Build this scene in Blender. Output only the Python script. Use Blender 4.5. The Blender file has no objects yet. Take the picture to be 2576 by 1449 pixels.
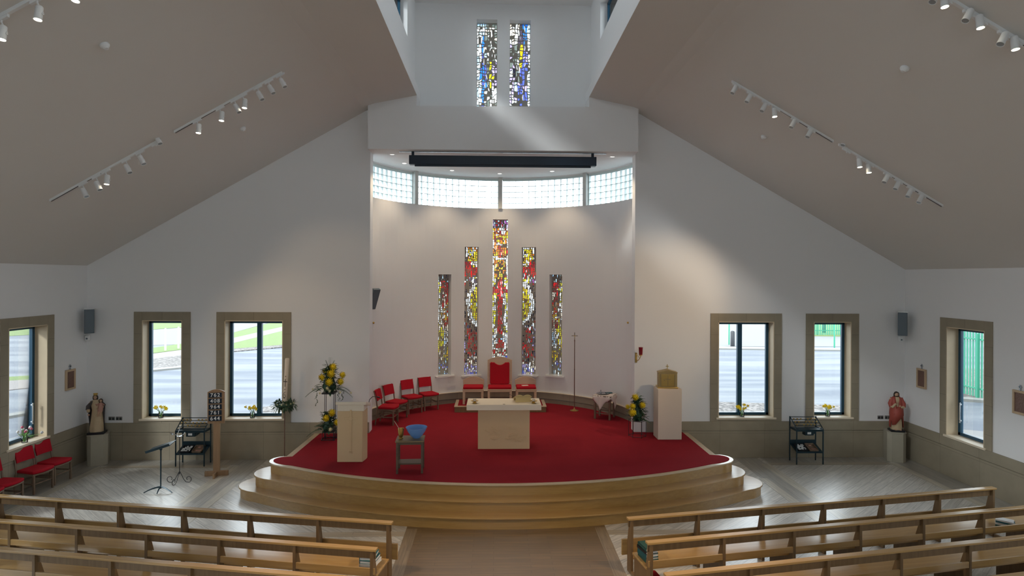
import bpy, math, random
from mathutils import Vector, Matrix
random.seed(7)
SC = bpy.context.scene
COL = SC.collection
PI = math.pi

# ---------------------------------------------------------------- camera, light, exposure
W, H = 2576, 1449
FPX = 1500.0
EYE = 4.4
PX0, PY0 = 1288.0, 695.2
YAW = math.atan(43 / 1500.0)          # the camera looks slightly to the right of the church's axis
ROLL = 0.0045
fwd = Vector((math.sin(YAW), math.cos(YAW), 0))
rgt = Vector((math.cos(YAW), -math.sin(YAW), 0))
up = Vector((0, 0, 1))
cR = rgt * math.cos(ROLL) + up * math.sin(ROLL)
cU = -rgt * math.sin(ROLL) + up * math.cos(ROLL)
cam_d = bpy.data.cameras.new('camera')
cam = bpy.data.objects.new('camera', cam_d)
COL.objects.link(cam)
cam.matrix_world = Matrix((
    (cR.x, cU.x, -fwd.x, 0), (cR.y, cU.y, -fwd.y, 0), (cR.z, cU.z, -fwd.z, EYE), (0, 0, 0, 1)))
cam_d.sensor_width = 36
cam_d.sensor_fit = 'HORIZONTAL'
cam_d.lens = 36 * FPX / W
cam_d.shift_x = 0
cam_d.shift_y = -(H / 2 - PY0) / W
cam_d.clip_start = 0.05
cam_d.clip_end = 400
SC.camera = cam

wd = bpy.data.worlds.new('world')
SC.world = wd
wd.use_nodes = True
nt = wd.node_tree
bg = nt.nodes['Background']
bg.inputs['Color'].default_value = (0.85, 0.93, 1.0, 1)
bg.inputs['Strength'].default_value = 4.0

sun_d = bpy.data.lights.new('sun', 'SUN')
sun_d.energy = 1.7
sun_d.angle = math.radians(7)
sun_d.color = (0.95, 0.98, 1.0)
sun = bpy.data.objects.new('sun', sun_d)
COL.objects.link(sun)
sun.rotation_euler = Vector((1.0, 0.80, -0.80)).to_track_quat('-Z', 'Y').to_euler()
sun.location = (-20, -10, 25)

SC.view_settings.view_transform = 'Standard'
SC.view_settings.look = 'None'
SC.view_settings.gamma = 1.0
SC.view_settings.use_curve_mapping = False
SC.view_settings.exposure = 0.42
SC.cycles.use_denoising = True
SC.cycles.max_bounces = 10
SC.cycles.diffuse_bounces = 6
SC.cycles.transparent_max_bounces = 12
SC.cycles.sample_clamp_indirect = 6.0
SC.cycles.caustics_reflective = False
SC.cycles.caustics_refractive = False


def portal(name, c, direction, sx, sy):
    """Area-light portal in a window opening: it emits nothing, it only guides the daylight sampling."""
    d = bpy.data.lights.new(name, 'AREA')
    d.shape = 'RECTANGLE'
    d.size = sx
    d.size_y = sy
    d.cycles.is_portal = True
    o = bpy.data.objects.new(name, d)
    COL.objects.link(o)
    o.location = c
    o.rotation_euler = Vector(direction).to_track_quat('-Z', 'Z' if abs(direction[2]) < .9 else 'Y').to_euler()
    return o


# ---------------------------------------------------------------- measuring helpers (survey of the room)
CAM = Vector((0, 0, EYE))


def ray(px, py):
    return fwd + cR * ((px - PX0) / FPX) - cU * ((py - PY0) / FPX)


def onY(px, py, Y):
    d = ray(px, py)
    return CAM + d * (Y / d.y)


def onX(px, py, X):
    d = ray(px, py)
    return CAM + d * (X / d.x)


def onZ(px, py, Z):
    d = ray(px, py)
    return CAM + d * ((Z - EYE) / d.z)


# ---------------------------------------------------------------- materials
def new_mat(name):
    m = bpy.data.materials.new(name)
    m.use_nodes = True
    n = m.node_tree
    b = n.nodes['Principled BSDF']
    return m, n, b


def plain(name, col, rough=.5, metal=0.0, spec=.5, bump=0.0, bscale=60, var=0.0, vscale=4, coat=0.0):
    m, n, b = new_mat(name)
    b.inputs['Base Color'].default_value = (*col, 1)
    b.inputs['Roughness'].default_value = rough
    b.inputs['Metallic'].default_value = metal
    b.inputs['Specular IOR Level'].default_value = spec
    b.inputs['Coat Weight'].default_value = coat
    tc = n.nodes.new('ShaderNodeTexCoord')
    if var > 0:
        t = n.nodes.new('ShaderNodeTexNoise')
        t.inputs['Scale'].default_value = vscale
        t.inputs['Detail'].default_value = 4
        n.links.new(tc.outputs['Object'], t.inputs['Vector'])
        r = n.nodes.new('ShaderNodeMapRange')
        r.inputs['To Min'].default_value = 1 - var
        r.inputs['To Max'].default_value = 1 + var
        n.links.new(t.outputs['Fac'], r.inputs['Value'])
        mx = n.nodes.new('ShaderNodeMix')
        mx.data_type = 'RGBA'
        mx.blend_type = 'MULTIPLY'
        mx.inputs['Factor'].default_value = 1
        mx.inputs['A'].default_value = (*col, 1)
        n.links.new(r.outputs['Result'], mx.inputs['B'])
        n.links.new(mx.outputs['Result'], b.inputs['Base Color'])
    if bump > 0:
        t2 = n.nodes.new('ShaderNodeTexNoise')
        t2.inputs['Scale'].default_value = bscale
        n.links.new(tc.outputs['Object'], t2.inputs['Vector'])
        bp = n.nodes.new('ShaderNodeBump')
        bp.inputs['Strength'].default_value = bump
        bp.inputs['Distance'].default_value = .01
        n.links.new(t2.outputs['Fac'], bp.inputs['Height'])
        n.links.new(bp.outputs['Normal'], b.inputs['Normal'])
    return m


def wood(name, c1, c2, axis='X', rough=.4, scale=2.2, coat=0.0, stretch=14):
    m, n, b = new_mat(name)
    tc = n.nodes.new('ShaderNodeTexCoord')
    mp = n.nodes.new('ShaderNodeMapping')
    s = [scale * stretch] * 3
    s['XYZ'.index(axis)] = scale
    mp.inputs['Scale'].default_value = s
    n.links.new(tc.outputs['Object'], mp.inputs['Vector'])
    t = n.nodes.new('ShaderNodeTexNoise')
    t.inputs['Scale'].default_value = 1
    t.inputs['Detail'].default_value = 5
    t.inputs['Distortion'].default_value = .6
    n.links.new(mp.outputs['Vector'], t.inputs['Vector'])
    cr = n.nodes.new('ShaderNodeValToRGB')
    cr.color_ramp.elements[0].position = .3
    cr.color_ramp.elements[1].position = .7
    cr.color_ramp.elements[0].color = (*c1, 1)
    cr.color_ramp.elements[1].color = (*c2, 1)
    n.links.new(t.outputs['Fac'], cr.inputs['Fac'])
    n.links.new(cr.outputs['Color'], b.inputs['Base Color'])
    b.inputs['Roughness'].default_value = rough
    b.inputs['Coat Weight'].default_value = coat
    b.inputs['Coat Roughness'].default_value = .2
    return m


def planks(name, c1, c2, rot, rough=.36, w=.16, l=1.3, mortar=.0035):
    """Laid floor boards."""
    m, n, b = new_mat(name)
    tc = n.nodes.new('ShaderNodeTexCoord')
    mp = n.nodes.new('ShaderNodeMapping')
    mp.inputs['Rotation'].default_value = (0, 0, rot)
    n.links.new(tc.outputs['Object'], mp.inputs['Vector'])
    br = n.nodes.new('ShaderNodeTexBrick')
    br.offset = .37
    br.inputs['Scale'].default_value = 1
    br.inputs['Brick Width'].default_value = l
    br.inputs['Row Height'].default_value = w
    br.inputs['Mortar Size'].default_value = mortar
    br.inputs['Color1'].default_value = (*c1, 1)
    br.inputs['Color2'].default_value = (*c2, 1)
    br.inputs['Mortar'].default_value = (c1[0] * .45, c1[1] * .45, c1[2] * .45, 1)
    n.links.new(mp.outputs['Vector'], br.inputs['Vector'])
    mp2 = n.nodes.new('ShaderNodeMapping')
    mp2.inputs['Scale'].default_value = (2.0, 34, 1)
    n.links.new(mp.outputs['Vector'], mp2.inputs['Vector'])
    t = n.nodes.new('ShaderNodeTexNoise')
    t.inputs['Scale'].default_value = 1
    t.inputs['Detail'].default_value = 6
    t.inputs['Distortion'].default_value = .8
    n.links.new(mp2.outputs['Vector'], t.inputs['Vector'])
    r = n.nodes.new('ShaderNodeMapRange')
    r.inputs['From Min'].default_value = .3
    r.inputs['From Max'].default_value = .7
    r.inputs['To Min'].default_value = .68
    r.inputs['To Max'].default_value = 1.24
    n.links.new(t.outputs['Fac'], r.inputs['Value'])
    mx = n.nodes.new('ShaderNodeMix')
    mx.data_type = 'RGBA'
    mx.blend_type = 'MULTIPLY'
    mx.inputs['Factor'].default_value = 1
    n.links.new(br.outputs['Color'], mx.inputs['A'])
    n.links.new(r.outputs['Result'], mx.inputs['B'])
    n.links.new(mx.outputs['Result'], b.inputs['Base Color'])
    b.inputs['Roughness'].default_value = rough
    r2 = n.nodes.new('ShaderNodeMapRange')
    r2.inputs['To Min'].default_value = rough - .08
    r2.inputs['To Max'].default_value = rough + .12
    n.links.new(t.outputs['Fac'], r2.inputs['Value'])
    n.links.new(r2.outputs['Result'], b.inputs['Roughness'])
    bp = n.nodes.new('ShaderNodeBump')
    b.inputs['Coat Weight'].default_value = 1.0
    b.inputs['Coat IOR'].default_value = 1.6
    b.inputs['Coat Roughness'].default_value = .30
    bp.inputs['Strength'].default_value = .25
    bp.inputs['Distance'].default_value = .004
    n.links.new(t.outputs['Fac'], bp.inputs['Height'])
    n.links.new(bp.outputs['Normal'], b.inputs['Normal'])
    return m


def stone(name, c, w=1.1, h=.6, plane='XZ'):
    m, n, b = new_mat(name)
    tc = n.nodes.new('ShaderNodeTexCoord')
    sp = n.nodes.new('ShaderNodeSeparateXYZ')
    cb = n.nodes.new('ShaderNodeCombineXYZ')
    n.links.new(tc.outputs['Object'], sp.inputs['Vector'])
    n.links.new(sp.outputs[plane[0]], cb.inputs['X'])
    n.links.new(sp.outputs[plane[1]], cb.inputs['Y'])
    br = n.nodes.new('ShaderNodeTexBrick')
    br.offset = 0
    br.inputs['Scale'].default_value = 1
    br.inputs['Brick Width'].default_value = w
    br.inputs['Row Height'].default_value = h
    br.inputs['Mortar Size'].default_value = .003
    br.inputs['Color1'].default_value = (*c, 1)
    br.inputs['Color2'].default_value = (c[0] * .94, c[1] * .95, c[2] * .95, 1)
    br.inputs['Mortar'].default_value = (c[0] * .55, c[1] * .55, c[2] * .55, 1)
    n.links.new(cb.outputs['Vector'], br.inputs['Vector'])
    t = n.nodes.new('ShaderNodeTexNoise')
    t.inputs['Scale'].default_value = 3
    t.inputs['Detail'].default_value = 6
    n.links.new(tc.outputs['Object'], t.inputs['Vector'])
    r = n.nodes.new('ShaderNodeMapRange')
    r.inputs['To Min'].default_value = .82
    r.inputs['To Max'].default_value = 1.18
    n.links.new(t.outputs['Fac'], r.inputs['Value'])
    mx = n.nodes.new('ShaderNodeMix')
    mx.data_type = 'RGBA'
    mx.blend_type = 'MULTIPLY'
    mx.inputs['Factor'].default_value = 1
    n.links.new(br.outputs['Color'], mx.inputs['A'])
    n.links.new(r.outputs['Result'], mx.inputs['B'])
    n.links.new(mx.outputs['Result'], b.inputs['Base Color'])
    b.inputs['Roughness'].default_value = .8
    b.inputs['Specular IOR Level'].default_value = .25
    return m


def speckle(name, c1, c2, scale, stretch=(1, 1, 1)):
    m, n, b = new_mat(name)
    tc = n.nodes.new('ShaderNodeTexCoord')
    mp = n.nodes.new('ShaderNodeMapping')
    mp.inputs['Scale'].default_value = [scale * q for q in stretch]
    n.links.new(tc.outputs['Object'], mp.inputs['Vector'])
    t = n.nodes.new('ShaderNodeTexNoise')
    t.inputs['Scale'].default_value = 1
    t.inputs['Detail'].default_value = 5
    n.links.new(mp.outputs['Vector'], t.inputs['Vector'])
    cr = n.nodes.new('ShaderNodeValToRGB')
    cr.color_ramp.elements[0].position = .40
    cr.color_ramp.elements[1].position = .60
    cr.color_ramp.elements[0].color = (*c1, 1)
    cr.color_ramp.elements[1].color = (*c2, 1)
    n.links.new(t.outputs['Fac'], cr.inputs['Fac'])
    n.links.new(cr.outputs['Color'], b.inputs['Base Color'])
    b.inputs['Roughness'].default_value = .8
    return m


def glass_pane(name, col=(.97, .985, .98), gloss=.06):
    m, n, b = new_mat(name)
    n.nodes.remove(b)
    out = n.nodes['Material Output']
    tr = n.nodes.new('ShaderNodeBsdfTransparent')
    tr.inputs['Color'].default_value = (*col, 1)
    gl = n.nodes.new('ShaderNodeBsdfGlossy')
    gl.inputs['Roughness'].default_value = .03
    fr = n.nodes.new('ShaderNodeFresnel')
    fr.inputs['IOR'].default_value = 1.25
    mx = n.nodes.new('ShaderNodeMixShader')
    n.links.new(fr.outputs['Fac'], mx.inputs['Fac'])
    n.links.new(tr.outputs['BSDF'], mx.inputs[1])
    n.links.new(gl.outputs['BSDF'], mx.inputs[2])
    n.links.new(mx.outputs['Shader'], out.inputs['Surface'])
    return m


def tinted(name, col):
    """Coloured slab glass: lets the daylight behind it through in its own colour."""
    m, n, b = new_mat(name)
    n.nodes.remove(b)
    out = n.nodes['Material Output']
    tc = n.nodes.new('ShaderNodeTexCoord')
    t = n.nodes.new('ShaderNodeTexNoise')
    t.inputs['Scale'].default_value = 14
    n.links.new(tc.outputs['Object'], t.inputs['Vector'])
    r = n.nodes.new('ShaderNodeMapRange')
    r.inputs['To Min'].default_value = .75
    r.inputs['To Max'].default_value = 1.1
    n.links.new(t.outputs['Fac'], r.inputs['Value'])
    mu = n.nodes.new('ShaderNodeMix')
    mu.data_type = 'RGBA'
    mu.blend_type = 'MULTIPLY'
    mu.inputs['Factor'].default_value = 1
    mu.inputs['A'].default_value = (*col, 1)
    n.links.new(r.outputs['Result'], mu.inputs['B'])
    tr = n.nodes.new('ShaderNodeBsdfTransparent')
    n.links.new(mu.outputs['Result'], tr.inputs['Color'])
    tl = n.nodes.new('ShaderNodeBsdfTranslucent')
    n.links.new(mu.outputs['Result'], tl.inputs['Color'])
    m0 = n.nodes.new('ShaderNodeMixShader')
    m0.inputs['Fac'].default_value = .42
    n.links.new(tr.outputs['BSDF'], m0.inputs[1])
    n.links.new(tl.outputs['BSDF'], m0.inputs[2])
    gl = n.nodes.new('ShaderNodeBsdfGlossy')
    gl.inputs['Roughness'].default_value = .15
    gl.inputs['Color'].default_value = (.5, .5, .5, 1)
    mx = n.nodes.new('ShaderNodeMixShader')
    mx.inputs['Fac'].default_value = .04
    n.links.new(m0.outputs['Shader'], mx.inputs[1])
    n.links.new(gl.outputs['BSDF'], mx.inputs[2])
    n.links.new(mx.outputs['Shader'], out.inputs['Surface'])
    return m


def emis(name, col, s):
    m, n, b = new_mat(name)
    b.inputs['Base Color'].default_value = (.8, .8, .8, 1)
    b.inputs['Emission Color'].default_value = (*col, 1)
    b.inputs['Emission Strength'].default_value = s
    return m


M = {}
M['wall'] = plain('white_plaster', (.77, .765, .765), .85, bump=.05, bscale=120, spec=.2)
M['ceil'] = plain('ceiling_paint', (.70, .68, .655), .9, spec=.15)
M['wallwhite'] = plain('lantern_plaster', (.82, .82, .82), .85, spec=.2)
M['stone'] = stone('tan_stone_slabs', (.31, .265, .195))
M['stoneY'] = stone('tan_stone_slabs_side', (.31, .265, .195), plane='YZ')
M['reveal'] = plain('pale_oak_lining', (.62, .50, .34), .6, var=.08, vscale=6)
M['frame'] = plain('blue_black_aluminium', (.012, .065, .115), .35, spec=.5)
M['glass'] = glass_pane('clear_glass')
M['sill'] = plain('pale_sill_board', (.72, .62, .48), .4)
M['whitep'] = plain('white_gloss_paint', (.8, .78, .75), .35)
M['aisle'] = planks('aisle_boards', (.135, .08, .033), (.175, .106, .045), 0, w=.09, l=.9)
M['floorL'] = planks('floor_boards_left', (.50, .475, .43), (.65, .62, .57), math.radians(42))
M['floorR'] = planks('floor_boards_right', (.50, .475, .43), (.65, .62, .57), math.radians(-40))
M['bandA'] = planks('aisle_border_boards', (.215, .155, .095), (.25, .185, .118), PI / 2, w=.2, l=2.4)
M['floorS'] = planks('floor_boards_border', (.32, .30, .265), (.42, .395, .355), PI / 2)
M['band'] = planks('pale_border_boards', (.50, .455, .37), (.56, .51, .42), PI / 2, w=.2, l=2.4)
M['bandX'] = planks('pale_border_boards_cross', (.40, .34, .26), (.45, .38, .29), 0, w=.2, l=2.4)
M['carpet'] = plain('red_carpet', (.27, .015, .025), .95, spec=.1, bump=.4, bscale=400, var=.12, vscale=2.5)
M['stepwood'] = wood('step_oak', (.36, .205, .062), (.43, .26, .085), 'X', rough=.38, scale=.7, coat=.5, stretch=34)
M['nosing'] = wood('pale_nosing_oak', (.50, .39, .25), (.58, .46, .31), 'X', rough=.35, scale=1.2, coat=.5)
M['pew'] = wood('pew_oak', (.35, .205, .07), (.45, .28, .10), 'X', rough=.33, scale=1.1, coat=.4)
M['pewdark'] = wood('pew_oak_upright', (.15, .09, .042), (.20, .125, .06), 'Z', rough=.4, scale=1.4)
M['altar'] = plain('cream_limestone', (.64, .46, .27), .75, var=.04, vscale=3, spec=.25)
M['altartop_lit'] = plain('cream_limestone_lit_top', (.78, .68, .54), .7, var=.04, vscale=3, spec=.25)  # same limestone, colour lightened for the lamplight falling on the top
M['plinth'] = plain('pale_painted_plinth', (.62, .52, .42), .75, spec=.25)
M['ped'] = plain('grey_stone_pedestal', (.36, .33, .26), .8, var=.08, vscale=5)
M['redfab'] = plain('red_upholstery', (.42, .008, .02), .85, spec=.2, bump=.3, bscale=300)
M['chairwood'] = wood('chair_beech', (.16, .105, .07), (.22, .15, .10), 'Z', rough=.4)
M['palewood'] = wood('pale_oak_seat', (.50, .37, .26), (.58, .44, .31), 'X', rough=.5, scale=1.5)
M['darkwood'] = wood('dark_table_oak', (.07, .05, .035), (.11, .08, .05), 'X', rough=.4)
M['tabtop'] = wood('table_top_oak', (.17, .12, .06), (.22, .155, .085), 'X', rough=.4)
M['hymn'] = wood('hymn_board_oak', (.27, .16, .085), (.34, .21, .115), 'Z', rough=.45)
M['brass'] = plain('brass', (.62, .42, .14), .3, metal=1)
M['gold'] = plain('gilt_metal', (.36, .26, .11), .42, metal=.6, bump=.5, bscale=40)
M['gilt'] = plain('gilt_page_edge', (.62, .46, .20), .45)
M['black'] = plain('black_paint', (.012, .014, .018), .4)
M['blackm'] = plain('blue_black_metal', (.012, .035, .05), .35, metal=.3)
M['screen'] = plain('navy_screen_case', (.004, .014, .03), .4)
M['steel'] = plain('bright_steel', (.6, .62, .63), .25, metal=1)
M['white'] = plain('white_plastic', (.75, .76, .76), .4)
M['paper'] = plain('book_paper', (.75, .73, .70), .8)
M['teal'] = plain('teal_cloth_cover', (.01, .085, .10), .55)
M['green2'] = plain('dark_green_cover', (.01, .06, .05), .55)
M['bluewhite'] = plain('speaker_grey', (.10, .13, .155), .5)
M['wax'] = plain('cream_wax', (.72, .60, .46), .45)
M['bluebowl'] = plain('blue_bowl_glass', (.16, .33, .68), .10, spec=.6)
M['redglass'] = plain('ruby_glass', (.20, .004, .012), .12)
M['leaf'] = plain('dark_green_leaf', (.015, .055, .025), .5, var=.3, vscale=12)
M['leaf2'] = plain('grey_green_leaf', (.05, .11, .06), .55, var=.3, vscale=12)
M['leaf3'] = plain('bright_green_stem', (.12, .28, .05), .5)
M['yellow'] = plain('yellow_petal', (.95, .74, .015), .55)
M['ywhite'] = plain('cream_petal', (.75, .70, .42), .6)
M['pink'] = plain('pink_petal', (.50, .10, .16), .6)
M['jar'] = glass_pane('jar_glass', (.97, .99, .98))
M['cloth'] = plain('white_linen', (.72, .62, .56), .85)
M['silver'] = plain('silver_tray', (.45, .48, .52), .25, metal=1)
M['skin'] = plain('statue_skin', (.48, .30, .20), .6)
M['hair'] = plain('statue_dark_hair', (.03, .02, .015), .6)
M['redrobe'] = plain('statue_red_robe', (.33, .06, .042), .6, var=.2, vscale=8)
M['creamrobe'] = plain('statue_cream_robe', (.50, .38, .24), .6, var=.12, vscale=10)
M['brownrobe'] = plain('statue_dark_mantle', (.045, .035, .035), .6)
M['pinkrobe'] = plain('statue_pink_robe', (.42, .22, .17), .6)
M['picwood'] = wood('station_frame_oak', (.48, .34, .21), (.55, .40, .26), 'Z', rough=.5)
M['picdark'] = plain('bronze_relief', (.17, .09, .065), .5, bump=.9, bscale=28)
M['silverp'] = plain('brushed_steel_plate', (.24, .235, .22), .5, metal=.2)
M['lens'] = emis('lamp_lens_lit', (1.0, .86, .62), 22)
M['lensoff'] = plain('lamp_lens_off', (.30, .32, .33), .2)
M['downlit'] = emis('recessed_lamp', (1.0, .95, .85), 2.5)
M['mortar'] = plain('grey_resin_mortar', (.40, .37, .32), .85)
M['block'] = glass_pane('glass_block', (.95, .99, .985))
M['blockj'] = plain('glass_block_joint', (.62, .70, .69), .6)
M['post'] = plain('grey_post', (.55, .56, .54), .6)
M['asphalt'] = speckle('wet_asphalt', (.075, .087, .11), (.135, .147, .163), 1, (.10, .9, 1))
M['grass'] = plain('mown_grass', (.095, .14, .038), .9, var=.2, vscale=3)
M['path'] = plain('concrete_path', (.17, .155, .148), .9)
M['pave'] = plain('pale_paving', (.155, .155, .155), .9)
M['chips'] = speckle('bark_chippings', (.035, .03, .028), (.17, .155, .145), 9)
M['kerb'] = plain('kerb_stone', (.18, .18, .17), .9)
M['fence'] = plain('green_palisade_paint', (.03, .24, .15), .6)
M['charnum'] = plain('hymn_number_white', (.75, .75, .75), .6)


# ---------------------------------------------------------------- mesh builder
class MB:
    def __init__(s):
        s.V = []
        s.F = []
        s.I = []

    def add(s, vs, fs, m=0):
        o = len(s.V)
        s.V += [tuple(v) for v in vs]
        s.F += [tuple(o + i for i in f) for f in fs]
        s.I += [m] * len(fs)
        return s

    def box(s, x0, x1, y0, y1, z0, z1, m=0, rz=0, c=None):
        vs = [(x, y, z) for z in (z0, z1) for (x, y) in ((x0, y0), (x1, y0), (x1, y1), (x0, y1))]
        if rz:
            cx, cy = c if c else ((x0 + x1) / 2, (y0 + y1) / 2)
            k, q = math.cos(rz), math.sin(rz)
            vs = [(cx + (x - cx) * k - (y - cy) * q, cy + (x - cx) * q + (y - cy) * k, z) for x, y, z in vs]
        return s.add(vs, [(3, 2, 1, 0), (4, 5, 6, 7), (0, 1, 5, 4), (1, 2, 6, 5), (2, 3, 7, 6), (3, 0, 4, 7)], m)

    def hexa(s, p, m=0):
        return s.add(p, [(3, 2, 1, 0), (4, 5, 6, 7), (0, 1, 5, 4), (1, 2, 6, 5), (2, 3, 7, 6), (3, 0, 4, 7)], m)

    def prism(s, poly, a, b, m=0, plane='XY'):
        """poly extruded between a and b along the third axis."""
        def mp(u, v, w):
            return {'XY': (u, v, w), 'XZ': (u, w, v), 'YZ': (w, u, v)}[plane]
        n = len(poly)
        vs = [mp(u, v, a) for u, v in poly] + [mp(u, v, b) for u, v in poly]
        fs = [tuple(range(n - 1, -1, -1)), tuple(range(n, 2 * n))]
        fs += [(i, (i + 1) % n, n + (i + 1) % n, n + i) for i in range(n)]
        return s.add(vs, fs, m)

    def lathe(s, prof, c=(0, 0, 0), n=20, m=0, axis=None, sx=1, sy=1):
        vs = []
        for r, z in prof:
            for k in range(n):
                a = 2 * PI * k / n
                vs.append(Vector((r * math.cos(a) * sx, r * math.sin(a) * sy, z)))
        if axis is not None:
            q = Vector(axis).to_track_quat('Z', 'Y')
            vs = [q @ v for v in vs]
        vs = [v + Vector(c) for v in vs]
        fs = []
        L = len(prof)
        for i in range(L - 1):
            for k in range(n):
                fs.append((i * n + k, i * n + (k + 1) % n, (i + 1) * n + (k + 1) % n, (i + 1) * n + k))
        fs.append(tuple(range(n - 1, -1, -1)))
        fs.append(tuple((L - 1) * n + k for k in range(n)))
        return s.add(vs, fs, m)

    def tube(s, pts, r, n=8, m=0):
        pts = [Vector(p) for p in pts]
        rs = r if isinstance(r, (list, tuple)) else [r] * len(pts)
        vs = []
        t0 = (pts[1] - pts[0]).normalized()
        ref = Vector((0, 0, 1)) if abs(t0.z) < .9 else Vector((1, 0, 0))
        nrm = t0.cross(ref).normalized()
        for i, p in enumerate(pts):
            t = (pts[min(i + 1, len(pts) - 1)] - pts[max(i - 1, 0)])
            if t.length < 1e-9:
                t = t0
            t.normalize()
            nrm = (nrm - t * nrm.dot(t))
            if nrm.length < 1e-6:
                nrm = t.orthogonal()
            nrm.normalize()
            bn = t.cross(nrm)
            for k in range(n):
                a = 2 * PI * k / n
                vs.append(p + (nrm * math.cos(a) + bn * math.sin(a)) * rs[i])
        fs = []
        L = len(pts)
        for i in range(L - 1):
            for k in range(n):
                fs.append((i * n + k, i * n + (k + 1) % n, (i + 1) * n + (k + 1) % n, (i + 1) * n + k))
        fs.append(tuple(range(n - 1, -1, -1)))
        fs.append(tuple((L - 1) * n + k for k in range(n)))
        return s.add(vs, fs, m)

    def ball(s, c, r, m=0, n=10, sx=1, sy=1, sz=1):
        prof = []
        k = max(4, n // 2)
        for i in range(k + 1):
            a = -PI / 2 + PI * i / k
            prof.append((max(r * math.cos(a), 1e-4), r * math.sin(a) * sz))
        return s.lathe(prof, c, n, m, sx=sx, sy=sy)

    def build(s, name, mats, parent=None, loc=(0, 0, 0), rz=0, bevel=0, smooth=True, angle=35):
        me = bpy.data.meshes.new(name)
        me.from_pydata([tuple(v) for v in s.V], [], s.F)
        if not isinstance(mats, (list, tuple)):
            mats = [mats]
        for m in mats:
            me.materials.append(m)
        for p, i in zip(me.polygons, s.I):
            p.material_index = i
        me.validate()
        me.update()
        if smooth:
            me.polygons.foreach_set('use_smooth', [True] * len(me.polygons))
            try:
                me.set_sharp_from_angle(angle=math.radians(angle))
            except Exception:
                pass
        o = bpy.data.objects.new(name, me)
        COL.objects.link(o)
        o.location = loc
        o.rotation_euler = (0, 0, rz)
        if parent:
            o.parent = parent
        if bevel:
            b = o.modifiers.new('bevel', 'BEVEL')
            b.width = bevel
            b.segments = 2
            b.limit_method = 'ANGLE'
            b.angle_limit = math.radians(40)
        return o


def tag(o, label, cat, group=None):
    if not 4 <= len(label.split()) <= 16:
        print('LABEL LENGTH', len(label.split()), label)
    o['label'] = label
    o['category'] = cat
    if group:
        o['group'] = group
    if not 4 <= len(label.split()) <= 16:
        print('LABEL LENGTH', len(label.split()), label)
    return o


def thing(name, label, cat, loc=(0, 0, 0), rz=0, group=None):
    o = bpy.data.objects.new(name, None)
    o.empty_display_size = .1
    COL.objects.link(o)
    o.location = loc
    o.rotation_euler = (0, 0, rz)
    return tag(o, label, cat, group)


def struct(o):
    o['kind'] = 'structure'
    return o


def sempty(name, loc=(0, 0, 0), rz=0):
    o = bpy.data.objects.new(name, None)
    COL.objects.link(o)
    o.location = loc
    o.rotation_euler = (0, 0, rz)
    return struct(o)


def copy_tree(o, parent=None):
    c = o.copy()
    COL.objects.link(c)
    if parent:
        c.parent = parent
    for ch in list(o.children):
        copy_tree(ch, c)
    return c


# ---------------------------------------------------------------- room dimensions
XL, XR = -9.65, 10.1           # side walls
YF = 14.4                      # front wall
YB = -5.0                      # wall behind the gallery
EAVE = 4.61
AL, AR = -3.0, 3.4             # chancel opening
BZ = 7.38                      # underside of the bulkhead
LL, LR = -1.86, 2.22           # edges of the lantern opening
WT = .32                       # wall thickness
ZS = .62                       # sanctuary floor
AC = (.17, 14.5)               # centre of the apse
ARAD = 3.55


def _bend(d, d0, top, w=.12):
    """height over the eave at distance d from the side wall: 30 degree slope easing to a shallow strip by the lantern"""
    k1 = (8.42 - EAVE) / d0
    k2 = .24 / 1.16
    t = (d - d0) / w
    if t < -1:
        return k1 * d
    if t > 1:
        return k1 * d0 + k2 * (d - d0)
    return k1 * d + (k2 - k1) * w * (t + 1) ** 2 / 4


def ceil_z(x):
    return EAVE + (_bend(x - XL, AL - XL, 0) if x < .18 else _bend(XR - x, XR - AR, 0))


def wall_cols(mb, us, opens, zbot, ztop, mapf, m=0):
    """wall built as columns between the breakpoints us; opens = (u0,u1,z0,z1)"""
    us = sorted(set([round(u, 4) for u in us]))
    for a, b in zip(us[:-1], us[1:]):
        mid = (a + b) / 2
        segs = []
        z = zbot
        for o in sorted([o for o in opens if o[0] - 1e-4 <= mid <= o[1] + 1e-4], key=lambda o: o[2]):
            if o[2] > z:
                segs.append((z, o[2], None))
            z = o[3]
        segs.append((z, None, None))
        for z0, z1, _ in segs:
            ta = ztop(a) if z1 is None else z1
            tb = ztop(b) if z1 is None else z1
            if ta - z0 < 1e-3 and tb - z0 < 1e-3:
                continue
            p = []
            for (u, t, zz) in ((a, 0, z0), (b, 0, z0), (b, 1, z0), (a, 1, z0), (a, 0, ta), (b, 0, tb), (b, 1, tb), (a, 1, ta)):
                x, y = mapf(u, t)
                p.append((x, y, zz))
            mb.hexa(p, m)


# ---- floor
fl = MB()
fl.add([(XL - .3, YB - .3, 0), (-1.52, YB - .3, 0), (-1.52, YF + .3, 0), (XL - .3, YF + .3, 0)], [(0, 1, 2, 3)], 1)
fl.add([(1.96, YB - .3, 0), (XR + .3, YB - .3, 0), (XR + .3, YF + .3, 0), (1.96, YF + .3, 0)], [(0, 1, 2, 3)], 2)
fl.add([(-1.52, YB - .3, 0), (1.96, YB - .3, 0), (1.96, YF + .3, 0), (-1.52, YF + .3, 0)], [(0, 1, 2, 3)], 0)
fl.add([(XL - .3, YB - .3, -.2), (XR + .3, YB - .3, -.2), (XR + .3, YF + .3, -.2), (XL - .3, YF + .3, -.2)], [(3, 2, 1, 0)], 0)
for x0, x1, y0, y1 in ((XL - .3, -9.06, YB, YF), (9.56, XR + .3, YB, YF), (-9.06, -5.9, 13.98, YF), (6.5, 9.56, 13.98, YF), (-5.9, -5.4, 10.3, YF), (5.85, 6.4, 10.3, YF)):
    fl.box(x0, x1, y0, y1, 0, .0012, 5)
e = .0025
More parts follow.
